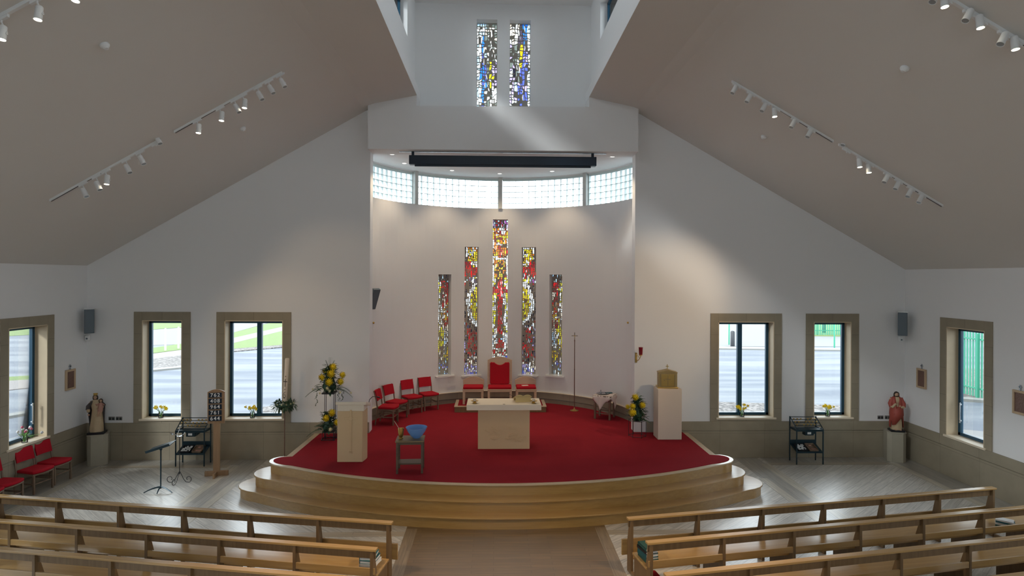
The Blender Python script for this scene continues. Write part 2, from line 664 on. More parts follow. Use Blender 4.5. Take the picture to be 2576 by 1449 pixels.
for x0, x1, y0, y1, mi in ((-1.52, -1.33, YB, 10.42, 6), (1.77, 1.96, YB, 10.42, 6),
                           (-6.10, -5.88, 10.30, 13.9, 3), (6.30, 6.50, 10.30, 13.9, 3), (-5.56, -5.38, 10.30, 12.9, 3), (5.80, 5.98, 10.30, 12.9, 3),
                           (-9.06, -8.88, YB, 13.9, 3), (9.38, 9.56, YB, 13.9, 3)):
    fl.box(x0, x1, y0, y1, 0, e, mi)
for x0, x1, y0, y1 in ((-8.88, -6.10, 13.80, 13.98), (6.50, 9.38, 13.80, 13.98), (-8.88, -1.52, 10.12, 10.30), (1.96, 9.38, 10.12, 10.30)):
    fl.box(x0, x1, y0, y1, 0, e, 4)
struct(fl.build('floor', [M['aisle'], M['floorL'], M['floorR'], M['band'], M['bandX'], M['floorS'], M['bandA']], smooth=False))

# ---- front wall with its four windows
FW = [(-8.36, -7.42), (-6.43, -5.05), (5.45, 6.83), (7.81, 8.75)]
WZ0, WZ1 = .97, 3.32
ops = [(a, b, WZ0, WZ1) for a, b in FW] + [(AL, AR, -1, BZ + .02)]
us = [XL - WT, XL, -3.12, AL, AR, 3.52, XR, XR + WT] + [v for w in FW for v in w] + [LL, LR]
mb = MB()
wall_cols(mb, [u for u in us if u <= AL], ops, -.2, lambda u: ceil_z(max(min(u, XR), XL)) + .05, lambda u, t: (u, YF + t * WT))
wall_cols(mb, [u for u in us if u >= AR], ops, -.2, lambda u: ceil_z(max(min(u, XR), XL)) + .05, lambda u, t: (u, YF + t * WT))
struct(mb.build('wall_front', M['wall'], smooth=False))

# bulkhead over the chancel arch, standing proud of the wall
YK = 14.1
mb = MB()
mb.prism([(AL, BZ), (AR, BZ), (AR, 8.44), (LR, 8.69), (LR, 8.43), (LL, 8.41), (LL, 8.68), (AL, 8.44)], YK, 14.72, 0, 'XZ')
struct(mb.build('wall_bulkhead', M['wall'], smooth=False))

# lantern walls
LB = 14.65
XLL, XLR = -1.99, 2.36
LT = 11.12
LW = [(-.477, .03), (.343, .861)]
mb = MB()
wall_cols(mb, [XLL - .3, XLL, XLR, XLR + .3] + [v for w in LW for v in w], [(a, b, 8.30, 10.74) for a, b in LW], 8.0, lambda u: LT + .1,
          lambda u, t: (u, LB + .08 + t * .35))
struct(mb.build('wall_lantern_front', M['wallwhite'], smooth=False))
LSW = [(10.4, 13.45), (7.0, 10.05), (3.6, 6.65), (.2, 3.25), (-3.2, -.15)]  # after the first mostly out of view, added and lengthened for more daylight
for nm, x, sgn in (('wall_lantern_left', XLL, -1), ('wall_lantern_right', XLR, 1)):
    mb = MB()
    wall_cols(mb, [YB, LB + .1] + [v for w in LSW for v in w], [(a, b, 9.78, 10.6) for a, b in LSW], 8.74, lambda u: LT + .1,
              lambda u, t: (x + sgn * t * .3, u))
    e0 = LL if sgn < 0 else LR
    mb.box(min(x + sgn * .02, e0 - sgn * .004), max(x + sgn * .02, e0 - sgn * .004), YB, LB + .1, ceil_z(e0) + .002, ceil_z(e0) + .26)
    struct(mb.build(nm, M['wallwhite'], smooth=False))
struct(MB().box(XLL - .3, XLR + .3, YB - .3, LB + .45, LT, LT + .25).build('ceiling_lantern', M['wallwhite'], smooth=False))

# sloping ceilings
for nm, xs in (('ceiling_left', [XL - WT, XL, -3.12, -2.88, LL]), ('ceiling_right', [LR, 3.28, 3.52, XR, XR + WT])):
    mb = MB()
    for a, b in zip(xs[:-1], xs[1:]):
        za = ceil_z(a) if XL <= a <= XR else EAVE
        zb = ceil_z(b) if XL <= b <= XR else EAVE
        mb.hexa([(a, YB - .3, za), (b, YB - .3, zb), (b, YF + WT, zb), (a, YF + WT, za),
                 (a, YB - .3, za + .22), (b, YB - .3, zb + .22), (b, YF + WT, zb + .22), (a, YF + WT, za + .22)])
    struct(mb.build(nm, M['ceil'], smooth=False))

# side walls; windows after the first are unseen, added and widened for daylight
SWL = [(12.10, 13.14), (8.2, 10.2), (4.8, 6.8), (1.4, 3.4), (-2.0, 0)]
SWR = [(11.99, 13.03), (8.1, 10.1), (4.7, 6.7), (1.3, 3.3), (-2.1, -.1)]
for nm, x, sgn, sw in (('wall_left', XL, -1, SWL), ('wall_right', XR, 1, SWR)):
    mb = MB()
    wall_cols(mb, [YB - .3, YF + WT] + [v for w in sw for v in w], [(a, b, .90, WZ1) for a, b in sw], -.2, lambda u: EAVE,
              lambda u, t: (x + sgn * t * .30, u))
    struct(mb.build(nm, M['wall'], smooth=False))
# rear wall; its unseen gable window is added for daylight
mb = MB()
wall_cols(mb, [XL - WT, AL, LL, LR, AR, XR + WT], [(AL, AR, 3.7, 6.9)], -.2,
          lambda u: min(ceil_z(max(min(u, XR), XL)), 8.7) + .1, lambda u, t: (u, YB - t * .3))
mb.box(XLL - .3, XLR + .3, YB - .3, YB, 8.6, LT + .1)
struct(mb.build('wall_back', M['wall'], smooth=False))

# ---- apse wall (curved)
def amap(u, t):
    r = ARAD + t * .35
    a = math.radians(u)
    return (AC[0] + r * math.sin(a), AC[1] + r * math.cos(a))


AW = [(-30.9, -24.3, 1.46, 4.45), (-17.6, -10.7, 1.42, 5.28), (-3.75, 3.45, 1.42, 6.12), (10.3, 17.35, 1.42, 5.28), (24.2, 30.7, 1.46, 4.46)]
ZG0, ZG1 = 6.45, 7.36
us = [-86 + 4 * k for k in range(44)]
us = [u for u in us if all(abs(u - v) > 1.2 for w in AW for v in w[:2])] + [v for w in AW for v in w[:2]] + [0]
mb = MB()
wall_cols(mb, us, AW, 0, lambda u: ZG0, amap)
struct(mb.build('wall_apse', M['wall'], angle=30))
mb = MB()
wall_cols(mb, [-86 + 4 * k for k in range(44)], [], ZG1, lambda u: 7.50, amap)
struct(mb.build('wall_apse_ring', M['wallwhite'], angle=30))
# plinth round the apse
mb = MB()
def ring_band(mb, r0, r1, z0, z1, a0, a1, m=0, st=4):
    n = max(1, int(round((a1 - a0) / st)))
    for k in range(n):
        p = []
        for zz in (z0, z1):
            for (a, r) in ((a0 + (a1 - a0) * k / n, r0), (a0 + (a1 - a0) * (k + 1) / n, r0), (a0 + (a1 - a0) * (k + 1) / n, r1), (a0 + (a1 - a0) * k / n, r1)):
                t = math.radians(a)
                p.append((AC[0] + r * math.sin(t), AC[1] + r * math.cos(t), zz))
        mb.hexa(p, m)


ring_band(mb, ARAD - .05, ARAD + .02, .76, .94, -84, 84, 0)
ring_band(mb, ARAD - .03, ARAD + .02, ZS, .745, -84, 84, 0)
ring_band(mb, ARAD - .065, ARAD + .02, .94, .955, -84, 84, 1)
struct(mb.build('trim_1', [M['stone'], M['sill']], angle=30))
# apse ceiling
mb = MB()
pts = [(AC[0] + 3.9 * math.sin(math.radians(a)), AC[1] + 3.9 * math.cos(math.radians(a))) for a in range(-90, 91, 6)]
pts = [(AC[0] - 3.9, YK + .60)] + pts + [(AC[0] + 3.9, YK + .60)]
mb.prism(pts, BZ + .004, 7.6)
struct(mb.build('ceiling_apse', M['wallwhite'], smooth=False))

# ---- glass block windows of the apse
PA = [(-80, -44.5), (-42.4, -1.3), (.85, 41.8), (44.3, 82)]
for wi, (a0, a1) in enumerate(PA):
    w = sempty('window_%d' % (wi + 1))
    mb = MB()
    n = int(round(math.radians(a1 - a0) * ARAD / .19))
    nz = 5
    jt = .0035
    r0, r1 = ARAD + .06, ARAD + .14
    g = MB()
    for k in range(n):
        b0 = a0 + (a1 - a0) * k / n
        b1 = a0 + (a1 - a0) * (k + 1) / n
        da = math.degrees(jt / ARAD)
        ring_band(mb, r0, r1, ZG0, ZG1, b0 - da, b0 + da, 0)
        for q in range(nz):
            z0 = ZG0 + (ZG1 - .06 - ZG0) * q / nz
            z1 = ZG0 + (ZG1 - .06 - ZG0) * (q + 1) / nz
            # pillowed block face
            P = []
            for (aa, zz) in ((b0 + da, z0 + jt), (b1 - da, z0 + jt), (b1 - da, z1 - jt), (b0 + da, z1 - jt)):
                t = math.radians(aa)
                P.append((AC[0] + (r0 + .01) * math.sin(t), AC[1] + (r0 + .01) * math.cos(t), zz))
            g.add(P, [(0, 1, 2, 3)])
    ring_band(mb, r0, r1, ZG0, ZG1, a1 - .12, a1 + .12, 0)
    for q in range(nz + 1):
        z = ZG0 + (ZG1 - .06 - ZG0) * q / nz
        ring_band(mb, r0, r1, z - jt, z + jt, a0, a1, 0, 2)
    ring_band(mb, r0 - .02, r1, ZG1 - .055, ZG1, a0, a1, 0, 2)
    mb.build('joint', M['blockj'], w, smooth=False)
    g.build('pane', M['block'], w, smooth=False)
    if wi < 3:
        c = (a1 + PA[wi + 1][0]) / 2
        p = MB()
        ring_band(p, ARAD - .06, ARAD + .2, ZG0 - .01, ZG1 + .07, c - .95, c + .95)
        p.build('post', M['post'], w, smooth=False)
for a in (-60, -22, 20, 62):
    t = math.radians(a)
    portal('daylight_portal', (AC[0] + (ARAD + .5) * math.sin(t), AC[1] + (ARAD + .5) * math.cos(t), 6.92), (-math.sin(t), -math.cos(t), 0), 2.4, 1.0)

# ---- dalle de verre windows
PAL = {'w': (.55, .60, .60), 'c': (.42, .36, .28), 'y': (.36, .32, .008), 'Y': (.34, .20, .006), 'o': (.30, .07, .004), 'r': (.24, .004, .005),
       'R': (.10, .003, .005), 'b': (.035, .05, .24), 'B': (.012, .08, .33), 'l': (.18, .28, .36), 'v': (.18, .15, .30), 'p': (.12, .03, .13),
       'g': (.06, .07, .06), 'k': (.006, .006, .01), 'd': (.03, .025, .04)}
GK = list(PAL)
for k in GK:
    M['g_' + k] = tinted('slab_glass_' + k if k.islower() else 'slab_glass_deep_' + k.lower(), tuple(min(.97, v * 1.5) for v in PAL[k]))


def pick(s):
    return random.choice(s)


def pat_c(u, v):      # tall centre light: disc, red cross, white and yellow edges
    if v > .945: return pick('pdvdRl')
    if v > .90: return pick('wyoYw') if random.random() < .8 else 'R'
    if v > .885: return pick('yYo')
    dd = math.hypot((u - .5) * .9, (v - .795) * 11.5)
    if dd < .43: return pick('oYoro') if abs(u - .5) > .12 else pick('or')
    if dd < .50: return '.'
    if dd < .62: return 'w'
    if v > .62: return 'w' if abs(u - .5) > .36 else pick('yYoYR') if random.random() < .8 else '.'
    if .525 < v < .56: return 'r' if abs(u - .5) < .42 else 'R'
    if v > .27:
        if abs(u - .5) < .13: return 'r' if random.random() < .8 else 'R'
        if abs(u - .5) < .24: return '.'
        return pick('wyyww')
    if v > .20: return pick('wlcw') if abs(u - .5) > .15 else pick('rl.')
    if v > .16: return 'r' if abs(u - .5) < .3 else pick('lwc')
    if v > .11: return pick('cwr.c')
    return pick('lwBblw')


def pat_m(flip):
    def f(u, v):
        if flip: u = 1 - u
        # u=1 is the edge towards the centre light
        if v > .89: return pick('wyoYwY') if u > .25 else '.'
        if v > .84: return pick('wYcw') if u > .55 else pick('rR')
        if v > .79: return pick('rrR')
        if v > .76: return pick('rRd.')
        if v > .72: return pick('lwp.') if u < .55 else pick('ydw')
        d = math.hypot((u - 1.35) * .8, (v - .555) * 4.6)
        if abs(d - .98) < .10: return pick('.k')
        if abs(d - .80) < .12: return 'w'
        if d < .72 and v > .36: return pick('yyyYwY')
        if v > .60: return pick('rR..')
        if v > .40: return pick('lR.c')
        if v > .36: return pick('wRld')
        if v > .14: return pick('rrR.kR') if .3 < u < .95 else pick('kdv.')
        if v > .08: return pick('.dkRc')
        return pick('vwvcb')
    return f


def pat_o(flip):
    def f(u, v):
        if flip: u = 1 - u
        # u=1 is towards the centre
        if v > .93: return pick('lg.k')
        if v > .86: return pick('wyw') if u < .5 else pick('rR')
        if v > .72: return pick('yw') if u < .42 else ('.' if u < .6 else pick('rRc'))
        if v > .55: return pick('wc') if u < .42 else pick('wYroc')
        if v > .45: return pick('ycww') if u < .6 else pick('cRr')
        if v > .27: return pick('yyyyYw') if u < .65 else pick('wlc')
        if v > .13: return pick('ygY.c')
        return pick('lgbvw.g')
    return f


def pat_ll(u, v):
    if u < .2: return pick('wwwl')
    if v > .85: return pick('wlwB') if u < .45 else pick('.cwcg')
    if v > .70: return 'B' if u < .35 else pick('wg.cw')
    if v > .60: return pick('lbb.') if u < .55 else pick('g.w')
    if v > .35:
        if u < .48: return pick('bbB')
        if u < .62: return pick('gg.')
        if u < .8: return pick('yyw')
        return 'v'
    if v > .18: return 'B' if u < .4 else (pick('g.w.') if u < .75 else 'w')
    return pick('Bbw') if u < .42 else pick('wg.ww')


def pat_lr(u, v):
    if u > .84: return pick('wwwl')
    if v > .80: return pick('wwc') if u < .45 else ('d' if u < .62 else 'B')
    if v > .55:
        if u < .3: return pick('.gv')
        if u < .48: return pick('.gw')
        if u < .66: return pick('yY.')
        return pick('bv')
    if v > .32: return pick('wv') if u < .22 else (pick('g.lk') if u < .45 else pick('bbv'))
    if v > .12: return pick('wv') if u < .4 else pick('bb.')
    return pick('lwlBw')


def dalle(name_i, mapf, u0, u1, z0, z1, pat, du, dz, scaleu):
    """mapf(u,z,t)->point; cells of slab glass set in a mortar web, one pane mesh with real thickness"""
    nu = max(3, int(round((u1 - u0) * scaleu / du)))
    nz = max(6, int(round((z1 - z0) / dz)))
    V = {}
    for i in range(nu + 1):
        for j in range(nz + 1):
            ju = (random.uniform(-.26, .26) if 0 < i < nu else 0) + (.18 * math.sin(j * .37 + i) if 0 < i < nu else 0)
            jz = random.uniform(-.34, .34) if 0 < j < nz else 0
            V[i, j] = ((i + ju) / nu, (j + jz) / nz)
    mb = MB()
    mats = [M['mortar']] + [M['g_' + k] for k in GK]
    t0, t1 = 0.0, 1.0

    def W_(u, v, t):
        return mapf(u0 + (u1 - u0) * u, z0 + (z1 - z0) * v, t)
    for i in range(nu):
        j = 0
        while j < nz:
            h = 2 if (random.random() < .22 and j + 2 <= nz) else 1
            c = [V[i, j], V[i + 1, j], V[i + 1, j + h], V[i, j + h]]
            cu = sum(p[0] for p in c) / 4
            cv = sum(p[1] for p in c) / 4
            k = pat(cu, cv)
            iu = .0085 / ((u1 - u0) * scaleu)
            iv = .0075 / (z1 - z0)
            if k == '.' or random.random() < .10:
                mi = 0
            else:
                mi = 1 + GK.index(k)
            ins = []
            for (a, b) in c:
                ins.append((a + (iu if a < cu else -iu) * random.uniform(.8, 1.7), b + (iv if b < cv else -iv) * random.uniform(.8, 1.7)))
            vs = [W_(*p, t0) for p in c] + [W_(*p, t0) for p in ins] + [W_(*p, t1) for p in ins] + [W_(*p, t1) for p in c]
            fs = [(0, 1, 5, 4), (1, 2, 6, 5), (2, 3, 7, 6), (3, 0, 4, 7), (13, 12, 8, 9), (14, 13, 9, 10), (15, 14, 10, 11), (12, 15, 11, 8)]
            mb.add(vs, fs, 0)
            if mi == 0:
                mb.add([vs[q] for q in (4, 5, 6, 7)], [(0, 1, 2, 3)], mi)
            mb.add([vs[q] for q in (8, 9, 10, 11)], [(3, 2, 1, 0)], mi)
            mb.add([vs[q] for q in (4, 5, 6, 7, 8, 9, 10, 11)], [(0, 1, 5, 4), (1, 2, 6, 5), (2, 3, 7, 6), (3, 0, 4, 7)], 0)
            j += h
    w = sempty('window_%d' % name_i)
    mb.build('pane', mats, w, smooth=False)
    return w


def capse(u, z, t):
    a = math.radians(u)
    r = ARAD + .24 + .03 * t
    return (AC[0] + r * math.sin(a), AC[1] + r * math.cos(a), z)


sc_ = math.radians(1) * ARAD
pats = [pat_o(False), pat_m(False), pat_c, pat_m(True), pat_o(True)]
for i, (a0, a1, z0, z1) in enumerate(AW):
    w = dalle(5 + i, capse, a0, a1, z0, z1, pats[i], .047, .060, sc_)
    s = MB()
    ring_band(s, ARAD - .07, ARAD + .245, z0 - .035, z0 + .006, a0 - 1.5, a1 + 1.5, 0, 2)
    s.build('sill', M['whitep'], w, smooth=False)
for i, (a, b) in enumerate(LW):
    dalle(10 + i, lambda u, z, t: (u, LB + .30 + .03 * t, z), a, b, 8.30, 10.74, (pat_ll, pat_lr)[i], .062, .075, 1)
portal('daylight_portal', (.17, AC[1] + ARAD + .6, 3.4), (0, -1, 0), 4.4, 4.2)
portal('daylight_portal', (.19, LB + .6, 9.5), (0, -1, 0), 1.5, 2.5)


# ---- clear windows in the nave
def window(i, cx, cy, rz, w, z0, z1, outer_z0, mull=None, sill_z=None, depth=.27, handle=None, stone_m='stone'):
    """local frame: x along the wall, y outwards, origin on the inner wall face at the middle of the window"""
    o = sempty('window_%d' % i, (cx, cy, 0), rz)
    h = w / 2
    s = MB()
    sw = .19
    s.box(-h - sw, -h, -.022, .004, outer_z0, z1 + .2)
    s.box(h, h + sw, -.022, .004, outer_z0, z1 + .2)
    s.box(-h, h, -.022, .004, z1, z1 + .2)
    s.box(-h, h, -.022, .004, outer_z0, z0 - .02)
    s.build('surround', M['stone'], o, bevel=.003, smooth=False)
    l = MB()
    l.box(-h, -h + .02, -.02, depth + .02, z0, z1)
    l.box(h - .02, h, -.02, depth + .02, z0, z1)
    l.box(-h, h, -.02, depth + .02, z1 - .02, z1)
    l.build('lining', M['reveal'], o, smooth=False)
    b = MB()
    b.box(-h - .05, h + .05, -.05, depth, z0 - .03, z0 + .015)
    b.build('sill', M['sill'], o, bevel=.004)
    f = MB()
    fw = .065
    y0, y1 = depth - .03, depth + .04
    f.box(-h + .02, -h + .02 + fw, y0, y1, z0 + .015, z1 - .02)
    f.box(h - .02 - fw, h - .02, y0, y1, z0 + .015, z1 - .02)
    f.box(-h + .02, h - .02, y0, y1, z1 - .02 - fw, z1 - .02)
    f.box(-h + .02, h - .02, y0, y1, z0 + .015, z0 + .015 + fw)
    if mull is not None:
        f.box(mull - .055, mull + .055, y0 - .02, y1, z0 + .015, z1 - .02)
    f.build('frame', M['frame'], o, bevel=.004)
    g = MB()
    g.box(-h + .02 + fw - .005, h - .02 - fw + .005, y1 - .035, y1 - .027, z0 + .06, z1 - .08)
    g.build('pane', M['glass'], o, smooth=False)
    if handle is not None:
        hm = MB()
        hm.box(handle - .012, handle + .012, y0 - .05, y0 - .03, z0 + .3, z0 + .75)
        hm.box(handle - .01, handle + .01, y0 - .05, y0, z0 + .33, z0 + .36)
        hm.box(handle - .01, handle + .01, y0 - .05, y0, z0 + .69, z0 + .72)
        hm.build('handle', M['steel'], o, bevel=.003)
    d = Matrix.Rotation(rz, 3, 'Z') @ Vector((0, -1, 0))
    portal('daylight_portal', (cx - d.x * .42, cy - d.y * .42, (z0 + z1) / 2), d, w + .1, z1 - z0 + .1)
    return o


wi = 12
for k, (a, b) in enumerate(FW):
    window(wi, (a + b) / 2, YF, 0, b - a, WZ0, WZ1, .88, mull={1: .04, 2: -.06}.get(k))
    wi += 1
for k, (a, b) in enumerate(SWL):
    window(wi, XL, (a + b) / 2, PI / 2, b - a, .90, WZ1, .88, mull=None, handle=.40 if k == 0 else None)
    wi += 1
for k, (a, b) in enumerate(SWR):
    window(wi, XR, (a + b) / 2, -PI / 2, b - a, .90, WZ1, .88, mull=None, handle=-.40 if k == 0 else None)
    wi += 1
for sgn, x in ((-1, XLL), (1, XLR)):
    for a, b in LSW:
        o = sempty('window_%d' % wi)
        wi += 1
        f = MB()
        xx = x + sgn * .16
        xa, xb = min(xx, xx + sgn * .06), max(xx, xx + sgn * .06)
        f.box(xa, xb, a, a + .06, 9.78, 10.6)
        f.box(xa, xb, b - .06, b, 9.78, 10.6)
        f.box(xa, xb, (a + b) / 2 - .03, (a + b) / 2 + .03, 9.78, 10.6)
        f.box(xa, xb, a, b, 9.78, 9.84)
        f.box(xa, xb, a, b, 10.54, 10.6)
        f.build('frame', M['frame'], o, smooth=False)
        MB().box(min(xx + sgn * .025, xx + sgn * .032), max(xx + sgn * .025, xx + sgn * .032), a + .05, b - .05, 9.83, 10.55).build('pane', M['glass'], o, smooth=False)
        portal('daylight_portal', (x + sgn * .4, (a + b) / 2, 10.19), (-sgn, 0, 0), b - a, .85)
# unseen gable window, added and sized to light the room from behind the camera
o = sempty('window_%d' % wi)
f = MB()
for k in range(6):
    x = AL + 6.34 * k / 5
    f.box(x, x + .06, YB - .2, YB - .12, 3.7, 6.9)
for z in (3.7, 5.3, 6.84):
    f.box(AL, AR, YB - .2, YB - .12, z, z + .06)
f.build('frame', M['frame'], o, smooth=False)
MB().box(AL, AR, YB - .165, YB - .157, 3.72, 6.88).build('pane', M['glass'], o, smooth=False)
portal('daylight_portal', (.2, YB - .45, 5.3), (0, 1, 0), 6.6, 3.3)

# ---- dado (stone wainscot): cap band and lower slabs
def dado(name, segs, axis):
    mb = MB()
    for a, b in segs:
        if axis == 'F':
            mb.box(a, b, YF - .035, YF + .01, .67, .885)
            mb.box(a, b, YF - .022, YF + .01, 0, .655)
            mb.box(a, b, YF - .012, YF + .01, .65, .675)
        elif axis == 'L':
            mb.box(XL - .01, XL + .035, a, b, .67, .885)
            mb.box(XL - .01, XL + .022, a, b, 0, .655)
            mb.box(XL - .01, XL + .012, a, b, .65, .675)
        else:
            mb.box(XR - .035, XR + .01, a, b, .67, .885)
            mb.box(XR - .022, XR + .01, a, b, 0, .655)
            mb.box(XR - .012, XR + .01, a, b, .65, .675)
    return struct(mb.build(name, M['stone' if axis == 'F' else 'stoneY'], smooth=False, bevel=.002))


dado('trim_2', [(XL, AL)], 'F')
dado('trim_3', [(AR + .30, XR)], 'F')
dado('trim_4', [(YB, YF - .035)], 'L')
dado('trim_5', [(YB, YF - .035)], 'R')

# ================================================================ outside
GZ = -.12
MB().box(-60, 60, -30, 120, GZ - .3, GZ).build('ground_outside', M['asphalt'], smooth=False)['kind'] = 'structure'


def strip(name, mat, pts, z=.01, h=.02):
    """ground patch whose corners were surveyed through the windows"""
    P = [onZ(x, y, GZ) for x, y in pts]
    mb = MB()
    mb.prism([(p.x, p.y) for p in P], GZ, GZ + h)
    o = mb.build(name, mat, smooth=False)
    o['kind'] = 'structure'
    return o


strip('grass_verge', M['grass'], [(300, 760), (480, 760), (480, 822), (300, 836)])
strip('pavement_outside', M['pave'], [(300, 838), (480, 823), (480, 866), (300, 872)])
strip('grass_verge', M['grass'], [(300, 888), (480, 862), (480, 877), (300, 900)], h=.025)
strip('footpath', M['path'], [(300, 902), (480, 878), (480, 893), (300, 914)], h=.03)
strip('planting_bed', M['chips'], [(300, 914), (480, 893), (480, 922), (300, 938)], h=.04)
strip('kerb', M['kerb'], [(300, 938), (480, 922), (480, 926), (300, 943)], h=.08)
strip('pavement_outside', M['pave'], [(540, 770), (740, 760), (740, 795), (540, 850)])
strip('grass_verge', M['grass'], [(540, 850), (740, 797), (740, 816), (540, 862)], h=.03)
strip('footpath', M['path'], [(540, 862), (740, 816), (740, 826), (540, 876)], h=.035)
strip('grass_verge', M['grass'], [(540, 876), (740, 826), (740, 866), (540, 882)], h=.03)
strip('planting_bed', M['chips'], [(540, 883), (740, 867), (740, 872), (540, 890)], h=.05)
strip('planting_bed', M['chips'], [(620, 1056), (650, 1030), (690, 1024), (760, 1022), (760, 1075), (600, 1075)], h=.06)
strip('pavement_outside', M['pave'], [(1780, 790), (2150, 790), (2150, 872), (1780, 872)])
strip('grass_verge', M['grass'], [(2030, 808), (2160, 808), (2160, 848), (2030, 846)], h=.04)
strip('kerb', M['kerb'], [(1780, 874), (2160, 879), (2160, 884), (1780, 879)], h=.08)
strip('planting_bed', M['chips'], [(1770, 1014), (2160, 1025), (2160, 1075), (1770, 1075)], h=.06)
strip('grass_verge', M['grass'], [(-60, 800), (90, 800), (90, 842), (-60, 850)])
strip('footpath', M['path'], [(-60, 965), (90, 955), (90, 975), (-60, 992)], h=.03)
strip('grass_verge', M['grass'], [(-60, 955), (90, 945), (90, 955), (-60, 965)], h=.03)
strip('kerb', M['kerb'], [(-60, 1060), (90, 1035), (90, 1041), (-60, 1068)], h=.08)
strip('planting_bed', M['chips'], [(2395, 925), (2520, 935), (2520, 1012), (2395, 1003)], h=.05)
strip('kerb', M['kerb'], [(2395, 1003), (2520, 1012), (2520, 1017), (2395, 1008)], h=.10)
strip('pavement_outside', M['pave'], [(2395, 1080), (2520, 1092), (2520, 1160), (2395, 1150)], h=.03)


def fence(a, b, n, h, label):
    t = thing('palisade_fence', label, 'fence', (a[0], a[1], GZ))
    L = math.hypot(b[0] - a[0], b[1] - a[1])
    ang = math.atan2(b[1] - a[1], b[0] - a[0])
    t.rotation_euler = (0, 0, ang)
    r = MB()
    for z in (.35, h - .4):
        r.box(0, L, .02, .06, z, z + .06)
    r.build('rail', M['fence'], t, smooth=False)
    s = MB()
    for k in range(n):
        x = L * (k + .5) / n
        s.prism([(x - .035, .05), (x + .035, .05), (x + .035, h - .12), (x, h), (x - .035, h - .12)], -.02, 0, 0, 'XZ')
    s.build('pale', M['fence'], t, smooth=False)
    for k in range(0, n + 1, 16):
        MB().box(L * k / n - .04, L * k / n + .04, .06, .14, 0, h - .15).build('post', M['fence'], t, smooth=False)


pA, pB = onZ(2405, 925, GZ), onZ(2500, 940, GZ)
fence((18.2, 15.2), (18.2, 23.5), 60, 2.6, 'green palisade fence seen through the right side window')
fence((23, 46), (33, 46), 70, 2.4, 'distant green palisade fence above the grass, seen through the narrow window at right')
t = MB()
for k in range(26):
    a = random.uniform(0, 2 * PI)
    t.ball((random.uniform(0, .5), random.uniform(0, 3.4), random.uniform(.1, .5)), random.uniform(.16, .34), 0, 8)
tag(t.build('shrub', M['leaf2'], None, (16.95, 16.6, GZ)), 'low green shrub growing at the foot of the palisade fence', 'shrub')
for nm, px, y0, y1, lab, r in (('sign_post', 1834, 868, 795, 'thin green post standing on pale paving beyond the wide right window', .045),
                            ('sign_post', 2099, 876, 800, 'thin green post on the kerb beyond the narrow right window', .045)):
    p = onZ(px, y0, GZ)
    h = EYE - GZ - (y1 - 699) * p.y / FPX
    b = MB().lathe([(r, 0), (r, h), (r * .6, h + .03)], n=10)
    tag(b.build(nm, M['fence'], None, (p.x, p.y, GZ)), lab, 'post')
for px, y0, lab in ((1843, 872, 'short dark bollard on the pale paving beyond the wide right window'), (2073, 838, 'dark litter bin post on the grass beyond the narrow right window')):
    p = onZ(px, y0, GZ)
    b = MB().lathe([(.14, 0), (.14, .95), (.10, 1.02), (.02, 1.05)], n=12)
    tag(b.build('bollard', M['black'], None, (p.x, p.y, GZ)), lab, 'bollard')
for px, y0 in ((388 + 28, 882), (449, 877)):
    p = onZ(px, y0, GZ)
    b = MB().lathe([(.05, 0), (.05, 1.3), (.02, 1.34)], n=8)
    tag(b.build('marker_post', M['white'], None, (p.x, p.y, GZ)), 'thin white marker post by the car park path, %s of the two' % ('left' if px < 430 else 'right'), 'post')

# ================================================================ sanctuary platform
SC_C = (.22, 19.8)


def step_poly(R, tipL, tipR, backY, sideL, sideR, inset=0.0):
    def yarc(x):
        return SC_C[1] - math.sqrt(R * R - (x - SC_C[0]) ** 2)
    xa, xb = tipL + .62, tipR - .62
    P = []

    def bez(p0, p1, p2, p3, n=12):
        out = []
        for k in range(n + 1):
            t = k / n
            a = (1 - t)
            out.append((a ** 3 * p0[0] + 3 * a * a * t * p1[0] + 3 * a * t * t * p2[0] + t ** 3 * p3[0],
                        a ** 3 * p0[1] + 3 * a * a * t * p1[1] + 3 * a * t * t * p2[1] + t ** 3 * p3[1]))
        return out
    ya, yb = yarc(xa), yarc(xb)
    sl = (xa - SC_C[0]) / math.sqrt(R * R - (xa - SC_C[0]) ** 2)
    L = bez((sideL, backY), (tipL + .05, backY + .02), (tipL - .18, ya - sl * .42), (xa, ya))
    n = 48
    A = [(xa + (xb - xa) * k / n, yarc(xa + (xb - xa) * k / n)) for k in range(1, n)]
    sr = (xb - SC_C[0]) / math.sqrt(R * R - (xb - SC_C[0]) ** 2)
    Rr = bez((xb, yb), (tipR + .18, yb + sr * .42), (tipR - .05, backY + .02), (sideR, backY))
    return L + A + Rr


def offset_in(poly, d):
    """move every vertex inwards by d (poly runs left to right along its front)"""
    n = len(poly)
    out = []
    for i in range(n):
        a = Vector(poly[i - 1] if i else poly[0])
        b = Vector(poly[i + 1] if i < n - 1 else poly[-1])
        t = (b - a)
        if t.length < 1e-6:
            out.append(poly[i])
            continue
        t.normalize()
        nrm = Vector((-t.y, t.x))
        p = Vector(poly[i]) + nrm * d
        out.append((p.x, p.y))
    return out


